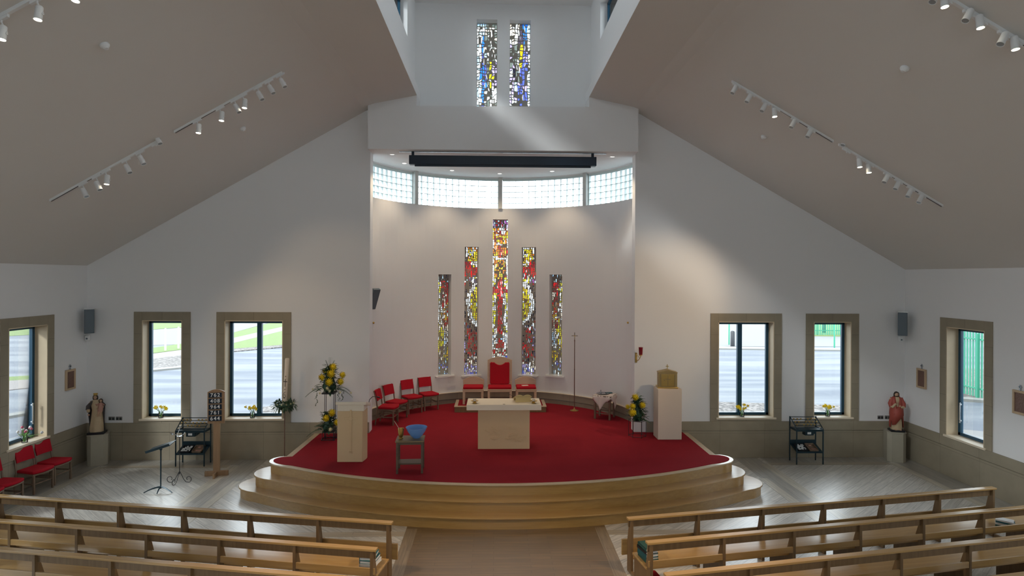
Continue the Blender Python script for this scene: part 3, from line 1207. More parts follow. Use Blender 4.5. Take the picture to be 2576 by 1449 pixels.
plat = sempty('floor_sanctuary')
SIDES = (-4.34, 4.72)
tops = [(9.48, -5.24, 5.63, 12.70, .207, .0), (9.26, -4.95, 5.27, 12.68, .413, .207), (8.99, -4.66, 5.06, 12.60, ZS, .413)]
outer = None
for k, (R, tl, tr, by, z1, z0) in enumerate(tops):
    f = step_poly(R, tl, tr, by, *SIDES)
    fi = offset_in(f, .035)
    if k < 2:
        back = [(SIDES[1], by + .0), (SIDES[1], by + .25), (SIDES[0], by + .25)]
        MB().prism(fi + [(SIDES[1], by + .2), (SIDES[0], by + .2)], z0 - .001, z1 - .028).build('step', M['stepwood'], plat, angle=30)
        s = MB()
        s.prism(f + [(SIDES[1], by + .2), (SIDES[0], by + .2)], z1 - .028, z1)
        s.build('tread', M['stepwood'], plat, bevel=.006, angle=30)
    else:
        back = [(SIDES[1] + .0, YF), (SIDES[0] - .0, YF)]
        MB().prism(fi + [(4.70, YF + .01), (-4.28, YF + .01)], z0 - .42, z1 - .028).build('platform', M['stepwood'], plat, angle=30)
        s = MB()
        s.prism(f + [(4.72, YF), (-4.30, YF)], z1 - .028, z1)
        s.build('nosing', M['nosing'], plat, bevel=.008, angle=30)
        ci = offset_in(f, .085)
        ci[0] = (SIDES[0] + .14, by - .05)
        ci[-1] = (SIDES[1] - .14, by - .05)
        c = MB()
        ap = [(AC[0] + (ARAD + .02) * math.sin(math.radians(a)), AC[1] + (ARAD + .02) * math.cos(math.radians(a))) for a in range(-88, 89, 4)]
        c.prism(ci + [(4.58, YF), (AR, YF), (AR, YF + .1)] + ap[::-1] + [(AL, YF + .1), (AL, YF), (-4.16, YF)], z1 - .01, z1 + .008)
        c.build('carpet', M['carpet'], plat, angle=30)
ap = [(AC[0] + (ARAD + .02) * math.sin(math.radians(a)), AC[1] + (ARAD + .02) * math.cos(math.radians(a))) for a in range(-88, 89, 4)]
c = MB()
c.prism([(AL, YF - .0)] + ap + [(AR, YF - .0)], 0, ZS - .011)
c.build('platform', M['stepwood'], plat, angle=30)
Z0 = ZS + .008

# ---- dais behind the altar
t = thing('chair_dais', 'low wooden dais with red carpet top under the three celebrant seats', 'platform', (.17, 16.53, Z0))
MB().box(-1.27, 1.27, 0, .9, 0, .15).build('base', M['pewdark'], t, bevel=.004)
m = MB()
m.box(-1.28, 1.28, -.01, .07, .15, .17)
m.box(-1.28, -1.19, .07, .9, .15, .17)
m.box(1.19, 1.28, .07, .9, .15, .17)
m.build('nosing', M['nosing'], t, bevel=.003)
MB().box(-1.19, 1.19, .07, .9, .15, .165).build('carpet', M['carpet'], t)
DZ = Z0 + .165

# ---- altar
t = thing('altar', 'cream stone altar with a wide slab top and carved front panel', 'altar', (.21, 13.02, Z0))
b = MB().box(-.565, .565, 0, .50, 0, .87)
b.build('base', M['altar'], t, bevel=.006)
s = MB().box(-.81, .81, -.12, .56, .87, .995)
s.build('slab', M['altartop_lit'], t, bevel=.008)
r = MB()
for k in range(70):
    if k < 46:
        x = .12 + random.gauss(.10, .10)
        z = .16 + abs(random.gauss(0, .16))
        z = min(z, .52)
        x += (.34 - z) * .28
    else:
        x = -.40 + random.random() * .32
        z = .20 + random.random() * .26
    x = max(-.5, min(.45, x))
    w = random.uniform(.02, .05)
    a = random.uniform(-.6, .6)
    P = []
    for dx, dz in ((-w, -.006), (w, -.006), (w * .8, .006), (-w * .8, .006)):
        P.append((x + dx * math.cos(a) - dz * math.sin(a), z + dx * math.sin(a) + dz * math.cos(a)))
    r.prism(P, -.007 - .006 * random.random(), .004, 0, 'XZ')
r.prism([(.08, .43), (.20, .43), (.20, .445), (.08, .445)], -.006, .002, 0, 'XZ')
r.prism([(.08, .49), (.20, .49), (.20, .505), (.08, .505)], -.006, .002, 0, 'XZ')
r.prism([(.07, .37), (.085, .37), (.085, .52), (.07, .52)], -.006, .002, 0, 'XZ')
r.build('relief_carving', M['altar'], t, smooth=False)
AZ = Z0 + .995
MB().prism([(0, -.03), (.03, 0), (0, .03), (-.03, 0)], 0, .004).build('inlay', M['tabtop'], t, (0, -.085, .995))

# candle holders
t = thing('altar_candle', 'squat candle in a brass dish at the left end of the altar', 'candle', (-.43, 13.05, AZ))
MB().lathe([(.045, 0), (.05, .012), (.025, .02), (.03, .035), (.075, .05), (.085, .06), (.05, .058), (.04, .05)], n=20).build('dish', M['brass'], t)
MB().lathe([(.033, .05), (.033, .10), (.02, .105)], n=16).build('candle', M['wax'], t)
MB().tube([(0, 0, .10), (.002, 0, .115)], .002, 5).build('wick', M['black'], t)
t2 = copy_tree(t)
t2.location = (.86, 13.03, AZ)
t2['label'] = 'squat candle in a brass dish, right end of the altar by the book'
# open missal on a stand
t = thing('missal_stand', 'slanted dark book stand holding the gilt-edged missal on the altar', 'book stand', (.62, 13.27, AZ), math.radians(188))
m = MB()
m.hexa([(-.19, -.14, .03), (.19, -.14, .03), (.19, .14, .11), (-.19, .14, .11), (-.19, -.14, .042), (.19, -.14, .042), (.19, .14, .122), (-.19, .14, .122)])
m.build('desk', M['gilt'], t)
m = MB()
m.box(-.17, .17, -.13, -.11, 0, .035)
m.box(-.17, .17, .10, .12, 0, .105)
m.build('foot', M['gilt'], t)
m = MB()
for sx in (-1, 1):
    P = []
    for q in range(9):
        x = sx * .18 * q / 8
        lift = .035 * math.sin(PI * q / 8) ** .7 if q else 0
        P.append((x, lift))
    for q in range(8):
        (xa, la), (xb, lb) = P[q], P[q + 1]
        def pt(x, y, l):
            return (x, y, .044 + (y + .14) / .28 * .08 + l)
        m.hexa([pt(xa, -.125, 0), pt(xb, -.125, 0), pt(xb, .125, 0), pt(xa, .125, 0), pt(xa, -.125, la + .012), pt(xb, -.125, lb + .012), pt(xb, .125, lb + .012), pt(xa, .125, la + .012)])
bk = thing('missal', 'open gilt-edged missal lying on the dark slanted stand on the altar', 'book', (.62, 13.27, AZ), math.radians(188))
m.build('pages', M['gilt'], bk)
m = MB()
m.hexa([(-.20, -.145, .0425), (.20, -.145, .0425), (.20, .145, .1245), (-.20, .145, .1245), (-.20, -.145, .047), (.20, -.145, .047), (.20, .145, .129), (-.20, .145, .129)])
m.build('cover', M['gold'], bk)
m = MB()
m.hexa([(.19, -.10, .10), (.30, -.04, .15), (.30, -.02, .15), (.19, -.08, .10), (.19, -.10, .107), (.30, -.04, .157), (.30, -.02, .157), (.19, -.08, .107)])
m.build('ribbon', M['brownrobe'], bk)

# ---- lectern
t = thing('lectern', 'cream stone lectern with a carved cross and thick top, left of the altar', 'lectern', (-2.9, 12.15, Z0))
MB().prism([(-.272, 0), (.235, 0), (.272, .20), (.272, .30), (.235, .36), (-.235, .36), (-.272, .30)], 0, 1.03).build('body', M['altar'], t, bevel=.006, angle=25)
m = MB()
m.hexa([(-.30, -.04, 1.165), (.31, -.04, 1.165), (.31, .44, 1.05), (-.30, .44, 1.05), (-.30, -.04, 1.225), (.31, -.04, 1.225), (.31, .44, 1.11), (-.30, .44, 1.11)])
m.hexa([(-.272, 0, 1.03), (.262, 0, 1.03), (.262, .34, 1.03), (-.272, .34, 1.03), (-.272, 0, 1.166), (.262, 0, 1.166), (.262, .34, 1.08), (-.272, .34, 1.08)])
m.build('top', M['altartop_lit'], t, bevel=.006)
m = MB()
m.box(-.016, .016, -.008, .002, .20, 1.06)
m.box(-.13, .13, -.008, .002, .86, .905)
m.box(-.03, .03, -.010, .002, .845, .92)
m.box(-.028, .028, -.008, .002, .18, .22)
m.build('cross_carving', M['altar'], t, bevel=.003)

t = thing('microphone', 'thin black gooseneck microphone rising from the lectern top', 'microphone', (-2.62, 12.50, Z0 + 1.10))
MB().tube([(0, 0, 0), (.01, .05, .08), (.06, .12, .13), (.14, .15, .12)], .007, 6).build('neck', M['black'], t)
MB().tube([(.14, .15, .12), (.20, .17, .10)], [.013, .016], 8).build('capsule', M['black'], t)

# ---- tabernacle plinth and tabernacle
t = MB().box(-.278, .278, 0, .40, 0, 1.17)
tag(t.build('tabernacle_plinth', M['plinth'], None, (4.072, 13.72, Z0), bevel=.006), 'tall pale square plinth under the gold tabernacle', 'plinth')
TZ = Z0 + 1.17
t = thing('tabernacle', 'gold tabernacle with a gabled top and small cross, on the pale plinth', 'tabernacle', (4.05, 13.82, TZ), math.radians(-7))
MB().box(-.215, .215, .0, .22, .025, .36).build('body', M['gold'], t, bevel=.004)
MB().box(-.235, .235, -.015, .31, 0, .03).build('base', M['brass'], t, bevel=.004)
m = MB()
m.prism([(-.225, .36), (.225, .36), (.225, .375), (0, .435), (-.225, .375)], -.005, .20, 0, 'XZ')
m.build('gable', M['gold'], t, bevel=.003)
for sx in (-1, 1):
    m = MB()
    m.box(min(sx * .004, sx * .15), max(sx * .004, sx * .15), -.014, 0, .05, .33)
    d = m.build('door', M['brass'], t, bevel=.003)
    MB().box(min(sx * .155, sx * .165), max(sx * .155, sx * .165), -.02, 0, .05, .33).build('column', M['gold'], t)
m = MB()
m.box(-.006, .006, -.024, -.012, .10, .30)
m.box(-.06, .06, -.024, -.012, .21, .225)
m.box(-.095, -.07, -.024, -.012, .18, .21)
m.build('cross_ornament', M['gold'], t)
m = MB()
m.box(-.007, .007, .085, .099, .43, .55)
m.box(-.035, .035, .085, .099, .495, .51)
m.build('finial_cross', M['brass'], t)

# ---- sanctuary lamp
t = thing('sanctuary_lamp', 'red glass lamp on a gilt wall bracket, right of the chancel opening', 'lamp', (AR + .01, YF, 2.38))
m = MB()
m.box(-.0, .05, -.02, 0, -.06, .18)
m.tube([(.03, -.02, .02), (.05, -.10, .0), (.08, -.16, .06), (.10, -.17, .12)], .008, 6)
m.tube([(.03, -.02, .14), (.05, -.08, .12), (.08, -.12, .07)], .006, 6)
m.lathe([(.015, .0), (.045, .02), (.04, .03)], (.10, -.17, .12), 12)
m.build('bracket', M['brass'], t)
MB().lathe([(.04, 0), (.045, .06), (.05, .17), (.055, .185), (.045, .18)], (.10, -.17, .145), 16).build('glass', M['redglass'], t)

# ---- celebrant chairs
def seat_chair(name, x, w, arch, hb, label, cush_back, y=16.80):
    t = thing(name, label, 'chair', (x, y, DZ))
    h = w / 2
    zs = .40
    for sx in (-1, 1):
        for yy in (0, .40):
            MB().box(min(sx * h, sx * (h - .062)), max(sx * h, sx * (h - .062)), yy + .002, yy + .05, 0, zs - .0555).build('leg', M['palewood'], t, bevel=.003)
    m = MB()
    m.box(-h, h, 0, .04, zs - .055, zs)
    m.box(-h, -h + .04, .04, .44, zs - .055, zs)
    m.box(h - .04, h, .04, .44, zs - .055, zs)
    m.box(-h - .01, h + .01, -.01, .46, zs, zs + .022)
    m.build('seat_frame', M['palewood'], t, bevel=.003)
    m = MB()
    m.box(-h + .01, h - .01, .0, .42, zs + .022, zs + .095)
    m.build('cushion', M['redfab'], t, bevel=.022)
    P = [(-h - .012, zs), (h + .012, zs), (h + .012, hb)]
    for k in range(13):
        u = 1 - 2 * k / 12
        P.append((u * h * .93, hb + .012 + arch * (1 - u * u)))
    P.append((-h - .012, hb))
    m = MB()
    m.prism(P, .42, .46, 0, 'XZ')
    m.build('backrest', M['palewood'], t, bevel=.004, angle=30)
    if cush_back:
        g = h - .06
        P = [(-g + .02, zs + .10), (g - .02, zs + .10), (g, zs + .13), (g, hb - .09), (g - .03, hb - .055), (g - .07, hb - .065)]
        for k in range(9):
            u = 1 - 2 * k / 8
            P.append((u * .16, hb - .14 + .075 * u * u))
        P += [(-g + .07, hb - .065), (-g + .03, hb - .055), (-g, hb - .09), (-g, zs + .13)]
        MB().prism(P, .375, .42, 0, 'XZ').build('back_cushion', M['redfab'], t, bevel=.012, angle=30)
    return t


seat_chair('celebrant_chair', .152, .68, .085, 1.19, 'tall pale oak chair with red back cushion, between the two low seats', True)
seat_chair('server_stool', -.60, .58, .085, .62, 'low pale oak seat with red cushion, left of the tall chair', False)
st = seat_chair('server_stool', .90, .58, .085, .62, 'low pale oak seat with red cushion and papers, right of the tall chair', False)
m = MB().box(-.09, .09, -.06, .06, 0, .008)
tag(m.build('folded_paper', M['cloth'], None, (.87, 16.98, DZ + .495), rz=.2), 'folded paper lying on the cushion of the right-hand server seat', 'paper')

# ---- upholstered chairs
def red_chair(label, loc, rz, group):
    """local: front towards -y, origin on the floor under the middle of the front edge"""
    t = thing('upholstered_chair', label, 'chair', loc, rz, group)
    w, d = .47, .44
    P = []
    for k in range(11):
        u = -1 + 2 * k / 10
        P.append((u * w / 2, -.055 * (1 - u * u)))
    P += [(w / 2, .05), (w / 2 - .03, d - .02), (-w / 2 + .03, d - .02), (-w / 2, .05)]
    MB().prism(P, .405, .465).build('seat', M['redfab'], t, bevel=.02, angle=25)
    m = MB()
    Q = [(x * .97, y * .97 + .005) for x, y in P]
    m.prism(Q, .375, .404)
    m.build('seat_frame', M['chairwood'], t, bevel=.003, angle=25)
    for sx in (-1, 1):
        x0 = sx * (w / 2 - .03)
        MB().box(x0 - .016, x0 + .016, -.0, .035, 0, .40).build('leg', M['chairwood'], t, bevel=.004)
        m = MB()
        m.tube([(x0 * .96, d + .05, 0), (x0 * .96, d - .01, .40), (x0 * .96, d + .02, .62), (x0 * .96, d + .09, .86)], [.017, .019, .018, .014], 6)
        m.build('back_post', M['chairwood'], t)
    m = MB()
    for sx in (-1, 1):
        x0 = sx * (w / 2 - .03)
        m.box(x0 - .01, x0 + .01, .03, d, .19, .215)
    m.box(-w / 2 + .03, w / 2 - .03, d - .03, d - .01, .19, .215)
    m.box(-w / 2 + .03, w / 2 - .03, .01, .03, .19, .21)
    m.build('stretcher', M['chairwood'], t)
    m = MB()
    h = w / 2 - .045
    n = 6
    for k in range(n):
        xa, xb = -h + 2 * h * k / n, -h + 2 * h * (k + 1) / n
        ca, cb = .025 * (1 - (xa / h) ** 2), .025 * (1 - (xb / h) ** 2)
        m.hexa([(xa, d - .02 + ca, .60), (xb, d - .02 + cb, .60), (xb, d + .025 + cb, .60), (xa, d + .025 + ca, .60),
                (xa, d + .04 + ca, .855), (xb, d + .04 + cb, .855), (xb, d + .085 + cb, .855), (xa, d + .085 + ca, .855)])
    m.build('backrest', M['redfab'], t)
    return t


G1 = 'red chairs along the left of the apse'
def ch_at(pa, pb, z, lab, grp):
    pass


red_chair('red chair in the apse, rightmost of the row of four', (-1.76, 16.80, Z0), math.radians(31), G1)
red_chair('red chair in the apse, second from the right of the row of four', (-2.16, 16.42, Z0), math.radians(38), G1)
red_chair('red chair in the apse, second from the left of the row of four', (-2.42, 15.80, Z0), math.radians(60), G1)
red_chair('red chair in the apse, nearest the lectern, leftmost of the row of four', (-2.50, 15.30, Z0), math.radians(83), G1)
G2 = 'red chairs along the left wall'
for k, (lab, y) in enumerate((('farthest from the pews, nearest the statue pedestal', 12.90), ('second from the statue pedestal', 12.36),
                              ('third from the statue pedestal', 11.58), ('nearest the pews, cut by the photo edge', 11.10))):
    red_chair('red chair by the left wall, ' + lab, (-9.12, y, .0), math.radians(90 - (6, 10, 8, 12)[k]), G2)

# ---- processional cross
t = thing('processional_cross', 'tall thin brass processional cross on a round base, right of the altar', 'cross', (2.25, 16.72, Z0))
MB().lathe([(.125, 0), (.125, .012), (.06, .03), (.02, .05), (.014, .09)], n=24).build('base', M['brass'], t)
MB().lathe([(.013, .05), (.013, 1.15), (.017, 1.16), (.012, 1.18), (.011, 1.95), (.02, 1.97), (.008, 1.99)], n=10).build('staff', M['picdark'], t)
m = MB()
m.box(-.008, .008, -.006, .006, 1.98, 2.20)
m.box(-.085, .085, -.006, .006, 2.10, 2.116)
m.build('crucifix', M['darkwood'], t)
m = MB()
m.tube([(0, -.012, 2.02), (0, -.015, 2.07), (0, -.014, 2.10), (0, -.014, 2.125)], [.004, .006, .009, .007], 6)
m.tube([(-.06, -.012, 2.115), (0, -.014, 2.10), (.06, -.012, 2.115)], .004, 6)
m.build('corpus', M['brass'], t)

# ---- credence table with linen and tray
t = thing('credence_table', 'small wooden credence table with arched rails, right side of the apse', 'table', (2.95, 15.88, Z0), math.radians(-28))
h = .20
for sx in (-1, 1):
    for sy in (-1, 1):
        MB().box(sx * h - .025, sx * h + .025, sy * h - .025, sy * h + .025, 0, .60).build('leg', M['chairwood'], t, bevel=.003)
MB().box(-.25, .25, -.25, .25, .60, .625).build('tabletop', M['chairwood'], t, bevel=.003)
m = MB()
for sx in (-1, 1):
    m.box(sx * h - .01, sx * h + .01, -h, h, .52, .60)
    m.box(-h, h, sx * h - .01, sx * h + .01, .52, .60)
m.box(-h, h, -h - .01, -h + .01, .14, .165)
m.box(-h, h, h - .01, h + .01, .14, .165)
m.build('rail', M['chairwood'], t)
m = MB()
N = 16
grid = {}
cr, sr_ = math.cos(math.radians(38)), math.sin(math.radians(38))
vs = []
for i in range(N + 1):
    for j in range(N + 1):
        x, y = (-.43 + .86 * i / N), (-.43 + .86 * j / N)
        x, y = x * cr - y * sr_, x * sr_ + y * cr
        over = max(abs(x) - .255, abs(y) - .255, 0)
        z = .630 - over * 1.05 + (.012 * math.sin(9 * x + 14 * y) if over > 0 else 0)
        k = 1 if over == 0 else (.255 + .16 * over) / max(abs(x), abs(y))
        k *= 1 + (.06 * math.sin(11 * math.atan2(y, x)) if over > .02 else 0)
        vs.append((x * k, y * k, z))
fs = [(i * (N + 1) + j, (i + 1) * (N + 1) + j, (i + 1) * (N + 1) + j + 1, i * (N + 1) + j + 1) for i in range(N) for j in range(N)]
m.add(vs, fs)
o = m.build('linen_cloth', M['cloth'], None, (2.95, 15.88, Z0), math.radians(-28), angle=80)
md = o.modifiers.new('thick', 'SOLIDIFY')
md.thickness = .004
tag(o, 'rumpled white linen cloth draped over the small credence table', 'tablecloth')
m = MB().lathe([(.10, 0), (.16, .012), (.165, .02), (.10, .008), (.02, .006)], (0, 0, 0), 24)
tag(m.build('silver_tray', M['silver'], None, (2.90, 15.91, Z0 + .636)), 'round silver tray on the linen of the credence table', 'tray')
m = MB().box(-.09, .09, -.05, .05, 0, .02)
tag(m.build('blue_booklet', M['teal'], None, (3.08, 15.98, Z0 + .636), .2), 'small teal booklet on the credence table beside the tray', 'book')
t = thing('cruet', 'small glass cruet standing on the silver tray', 'cruet', (2.85, 15.90, Z0 + .645))
MB().lathe([(.02, 0), (.028, .02), (.024, .05), (.01, .07), (.014, .085)], n=12).build('bottle', M['silver'], t)
MB().ball((0, 0, .093), .01).build('stopper', M['silver'], t)

# ---- small side table with bowl and jug
t = thing('side_table', 'small dark oak side table with a lower shelf, in front of the altar steps', 'table', (-1.62, 11.60, Z0), math.radians(3))
hw, hd = .235, .17
for sx in (-1, 1):
    for sy in (-1, 1):
        MB().box(sx * hw - .02, sx * hw + .02, sy * hd - .02, sy * hd + .02, 0, .60).build('leg', M['darkwood'], t, bevel=.003)
MB().box(-hw - .035, hw + .035, -hd - .035, hd + .035, .60, .63).build('tabletop', M['tabtop'], t, bevel=.004)
m = MB()
for s_ in (-1, 1):
    m.box(-hw, hw, s_ * hd - .01, s_ * hd + .01, .55, .60)
    m.box(s_ * hw - .01, s_ * hw + .01, -hd, hd, .55, .60)
m.build('rail', M['darkwood'], t)
MB().box(-hw, hw, -hd + .03, hd - .03, .16, .185).build('shelf', M['darkwood'], t, bevel=.002)
TT = Z0 + .63
m = MB().lathe([(.07, 0), (.075, .01), (.12, .05), (.18, .14), (.208, .205), (.20, .205), (.17, .14), (.11, .06), (.03, .025), (.001, .022)], n=32)
tag(m.build('glass_bowl', M['bluebowl'], None, (-1.51, 11.64, TT)), 'translucent blue flared bowl on the small dark side table', 'bowl')
t = thing('brass_beaker', 'brass beaker with a thin rod in it, beside the blue bowl', 'beaker', (-1.80, 11.56, TT))
MB().lathe([(.042, 0), (.046, .01), (.03, .025), (.032, .04), (.046, .06), (.054, .12), (.062, .20), (.057, .20), (.048, .12), (.02, .065)], n=20).build('cup', M['brass'], t)
MB().tube([(0, 0, .08), (-.05, .02, .21), (-.14, .06, .33)], .005, 6).build('rod', M['plinth'], t)

# ================================================================ flowers
def mum(mb, c, r, m=0, n=70):
    """shaggy chrysanthemum head"""
    c = Vector(c)
    mb.ball(c, r * .62, m, 8)
    for k in range(n):
        z = 1 - 2 * (k + .5) / n
        a = k * 2.39996
        q = math.sqrt(1 - z * z)
        d = Vector((q * math.cos(a), q * math.sin(a), z))
        if d.y > .45:
            continue
        tn = d.cross(Vector((0, 0, 1)))
        if tn.length < .1:
            tn = Vector((1, 0, 0))
        tn.normalize()
        bn = d.cross(tn)
        L = r * random.uniform(.9, 1.12)
        wv = r * .15
        vs = [c + d * r * .5 - tn * wv, c + d * r * .5 + tn * wv, c + d * L + tn * wv * .6 + bn * wv * .6, c + d * L * 1.05, c + d * L - tn * wv * .6 + bn * wv * .6, c + d * r * .55 + bn * wv]
        mb.add(vs, [(0, 1, 2, 3, 4), (1, 0, 5), (0, 4, 5), (4, 3, 5), (3, 2, 5), (2, 1, 5)], m)


def leafb(mb, p, d, L, w, m=0, droop=.2, n=4):
    """pointed leaf blade with a keel"""
    p = Vector(p)
    d = Vector(d).normalized()
    s = d.cross(Vector((0, 0, 1)))
    if s.length < .05:
        s = Vector((1, 0, 0))
    s.normalize()
    upv = s.cross(d)
    vs = []
    for k in range(n + 1):
        t = k / n
        c = p + d * L * t + Vector((0, 0, -droop * L * t * t))
        ww = w * math.sin(PI * min(.97, .12 + .85 * t)) * .5
        vs += [c - s * ww, c - upv * w * .10, c + s * ww]
    fs = []
    for k in range(n):
        a = 3 * k
        fs += [(a, a + 1, a + 4, a + 3), (a + 1, a + 2, a + 5, a + 4)]
    mb.add(vs, fs, m)


def frond(mb, p, d, L, m=0, droop=.35, w=.10, n=14):
    p = Vector(p)
    d = Vector(d).normalized()
    pts = [p + d * L * k / 8 + Vector((0, 0, -droop * L * (k / 8) ** 2)) for k in range(9)]
    mb.tube(pts, [.004 * (1 - .7 * k / 8) for k in range(9)], 5, m)
    s = d.cross(Vector((0, 0, 1)))
    if s.length < .05:
        s = Vector((1, 0, 0))
    s.normalize()
    for k in range(n):
        t = .15 + .85 * k / n
        f = t * 8
        i = min(7, int(f))
        c = pts[i].lerp(pts[i + 1], f - i)
        for q in (-1, 1):
            leafb(mb, c, s * q + d * .9 + Vector((0, 0, -.25)), w * (1.1 - .6 * t), .013, m, .3, 3)


def wire_stand(t, h, r, n=4, mat='black'):
    m = MB()
    for k in range(n):
        a = PI / 4 + 2 * PI * k / n
        m.tube([(r * math.cos(a), r * math.sin(a), 0), (r * math.cos(a), r * math.sin(a), h)], .006, 6)
    for z in (.03, h * .97):
        P = [(r * math.cos(PI / 4 + 2 * PI * k / n), r * math.sin(PI / 4 + 2 * PI * k / n), z) for k in range(n + 1)]
        m.tube(P, .006, 6)
    return m.build('wire_frame', M[mat], t)


random.seed(21)
# tall arrangement left
fx, fy = -3.80, 13.86
t = thing('wire_flower_stand', 'tall black wire flower stand behind the lectern', 'flower stand', (fx, fy, Z0))
m = MB()
for sx in (-.11, -.075, .10, .13):
    m.tube([(sx, -.02 + abs(sx) * .3, 0), (sx, -.02 + abs(sx) * .3, 1.08)], .007, 6)
m.tube([(-.15, -.12, .012), (.15, -.12, .012), (.15, .12, .012), (-.15, .12, .012), (-.15, -.12, .012)], .009, 6)
m.tube([(-.13, -.12, .18), (.13, -.12, .18), (.13, .12, .18), (-.13, .12, .18), (-.13, -.12, .18)], .006, 6)
for sx in (-.13, .13):
    for sy in (-.12, .12):
        m.tube([(sx, sy, 0), (sx, sy, .18)], .007, 6)
m.build('wire_frame', M['black'], t)
MB().box(-.14, .14, -.14, .14, 1.06, 1.09).build('tray', M['black'], t)
MB().box(-.12, .12, -.11, .11, .18, .20).build('tray', M['black'], t)


def arrangement(name, label, loc, heads, leaves, spread, hgt, fronds, whites=(), trail=()):
    t = thing(name, label, 'flower arrangement', loc)
    m = MB()
    for k in range(leaves):
        a = random.uniform(0, 2 * PI)
        z = random.uniform(0, 1)
        r = spread * (1 - .72 * z) * random.uniform(.2, .75)
        p = (r * math.cos(a), r * math.sin(a) * .7, z * hgt)
        leafb(m, p, (math.cos(a), math.sin(a) * .8, random.uniform(-.3, .9)), random.uniform(.07, .14), .05, random.choice((0, 0, 1)), .3)
    m.lathe([(.08, 0), (spread * .40, hgt * .18), (spread * .24, hgt * .55), (.03, hgt * .88)], (0, 0, 0), 9, 0)
    m.build('foliage', [M['leaf'], M['leaf2']], t, angle=180)
    for p, d, L, dr in fronds:
        m = MB()
        frond(m, p, d, L, 0, dr)
        m.build('palm_frond', M['leaf2'], t, angle=180)
    for (x, y, z, r) in heads:
        f = MB()
        mum(f, (x, y, z), r)
        f.build('chrysanthemum', M['yellow'], t, angle=180)
    for (x, y, z, r) in whites:
        f = MB()
        mum(f, (x, y, z), r, 0, 30)
        f.build('carnation', M['ywhite'], t, angle=180)
    for (x, y, z, L) in trail:
            m = MB()
            pts = [(x + .02 * math.sin(k * 1.3), y, z - L * k / 8) for k in range(9)]
            m.tube(pts, .003, 5)
            for k in range(1, 9):
                leafb(m, pts[k], (random.uniform(-1, 1), -.3, -.4), .04, .022, 0, .1, 2)
            m.build('trailing_stem', M['leaf'], t, angle=180)
    return t


def fl_px(px, py, yy, loc, r):
    p = onY(px, py, yy)
    return (p.x - loc[0], p.y - loc[1], p.z - loc[2], r)


loc = (fx, fy, Z0 + 1.09)
hd = [fl_px(x, y, yy, loc, r) for x, y, yy, r in ((838, 923, 13.76, .085), (833, 940, 13.68, .095), (810, 949, 13.75, .08), (828, 961, 13.66, .092), (857, 960, 13.72, .078), (862, 943, 13.8, .075), (818, 933, 13.85, .06))]
arrangement('flower_arrangement', 'large arrangement of yellow chrysanthemums and palm fronds on the tall wire stand', loc, hd, 260, .40, .62,
            [((-.08, -.02, .08), (-1, -.15, .25), .46, .65), ((.10, -.02, .08), (1, -.1, .22), .46, .65), ((-.06, 0, .10), (-1, .2, .5), .36, .7), ((.1, 0, .1), (1, .3, .4), .40, .7),
             ((0, 0, .48), (-.35, 0, 1), .28, .05), ((0, 0, .48), (.05, 0, 1), .32, .0), ((0, 0, .48), (.4, 0, 1), .28, .05), ((.02, 0, .40), (.8, 0, .9), .26, .2)],
            [fl_px(824, 977, 13.66, loc, .055), fl_px(829, 983, 13.7, loc, .045), fl_px(856, 987, 13.66, loc, .03), fl_px(805, 989, 13.7, loc, .028), fl_px(883, 988, 13.75, loc, .028), fl_px(787, 979, 13.8, loc, .022)],
            [(-.28, -.05, .02, .30), (.22, -.05, .04, .22), (.30, 0, .04, .22)])
loc = (fx - .02, fy - .03, Z0 + .20)
hd = [fl_px(x, y, yy, loc, r) for x, y, yy, r in ((835, 1038, 13.68, .085), (820, 1052, 13.66, .082), (848, 1062, 13.70, .075))]
arrangement('flower_arrangement', 'lower arrangement of yellow chrysanthemums at the foot of the tall wire stand', loc, hd, 170, .30, .42,
            [((-.05, 0, .05), (-1, -.3, .25), .42, .6), ((-.03, -.02, .08), (-1, -.1, .6), .30, .4), ((-.02, 0, .2), (-.6, 0, 1), .30, .05), ((.02, 0, .2), (.4, 0, 1), .26, .05)],
            [fl_px(831, 1080, 13.60, loc, .055)])
fx2, fy2 = 3.38, 14.0
t = thing('wire_flower_stand', 'low black wire flower stand between the wall lamp and the tabernacle plinth', 'flower stand', (fx2, fy2, Z0))
wire_stand(t, .40, .20, 6)
MB().lathe([(.13, .385), (.13, .398)], n=16).build('tray', M['black'], t)
loc = (fx2, fy2, Z0 + .40)
hd = [fl_px(x, y, yy, loc, r) for x, y, yy, r in ((1598, 999, 13.85, .082), (1591, 1022, 13.80, .075), (1579, 1023, 13.9, .06), (1591, 1038, 13.75, .092), (1616, 1019, 13.85, .078))]
arrangement('flower_arrangement', 'arrangement of yellow chrysanthemums on the low wire stand by the tabernacle', loc, hd, 220, .30, .55,
            [((0, 0, .4), (.05, 0, 1), .26, .0), ((0, 0, .38), (-.2, 0, 1), .2, .05), ((.05, 0, .02), (1, -.4, .2), .26, .5)])

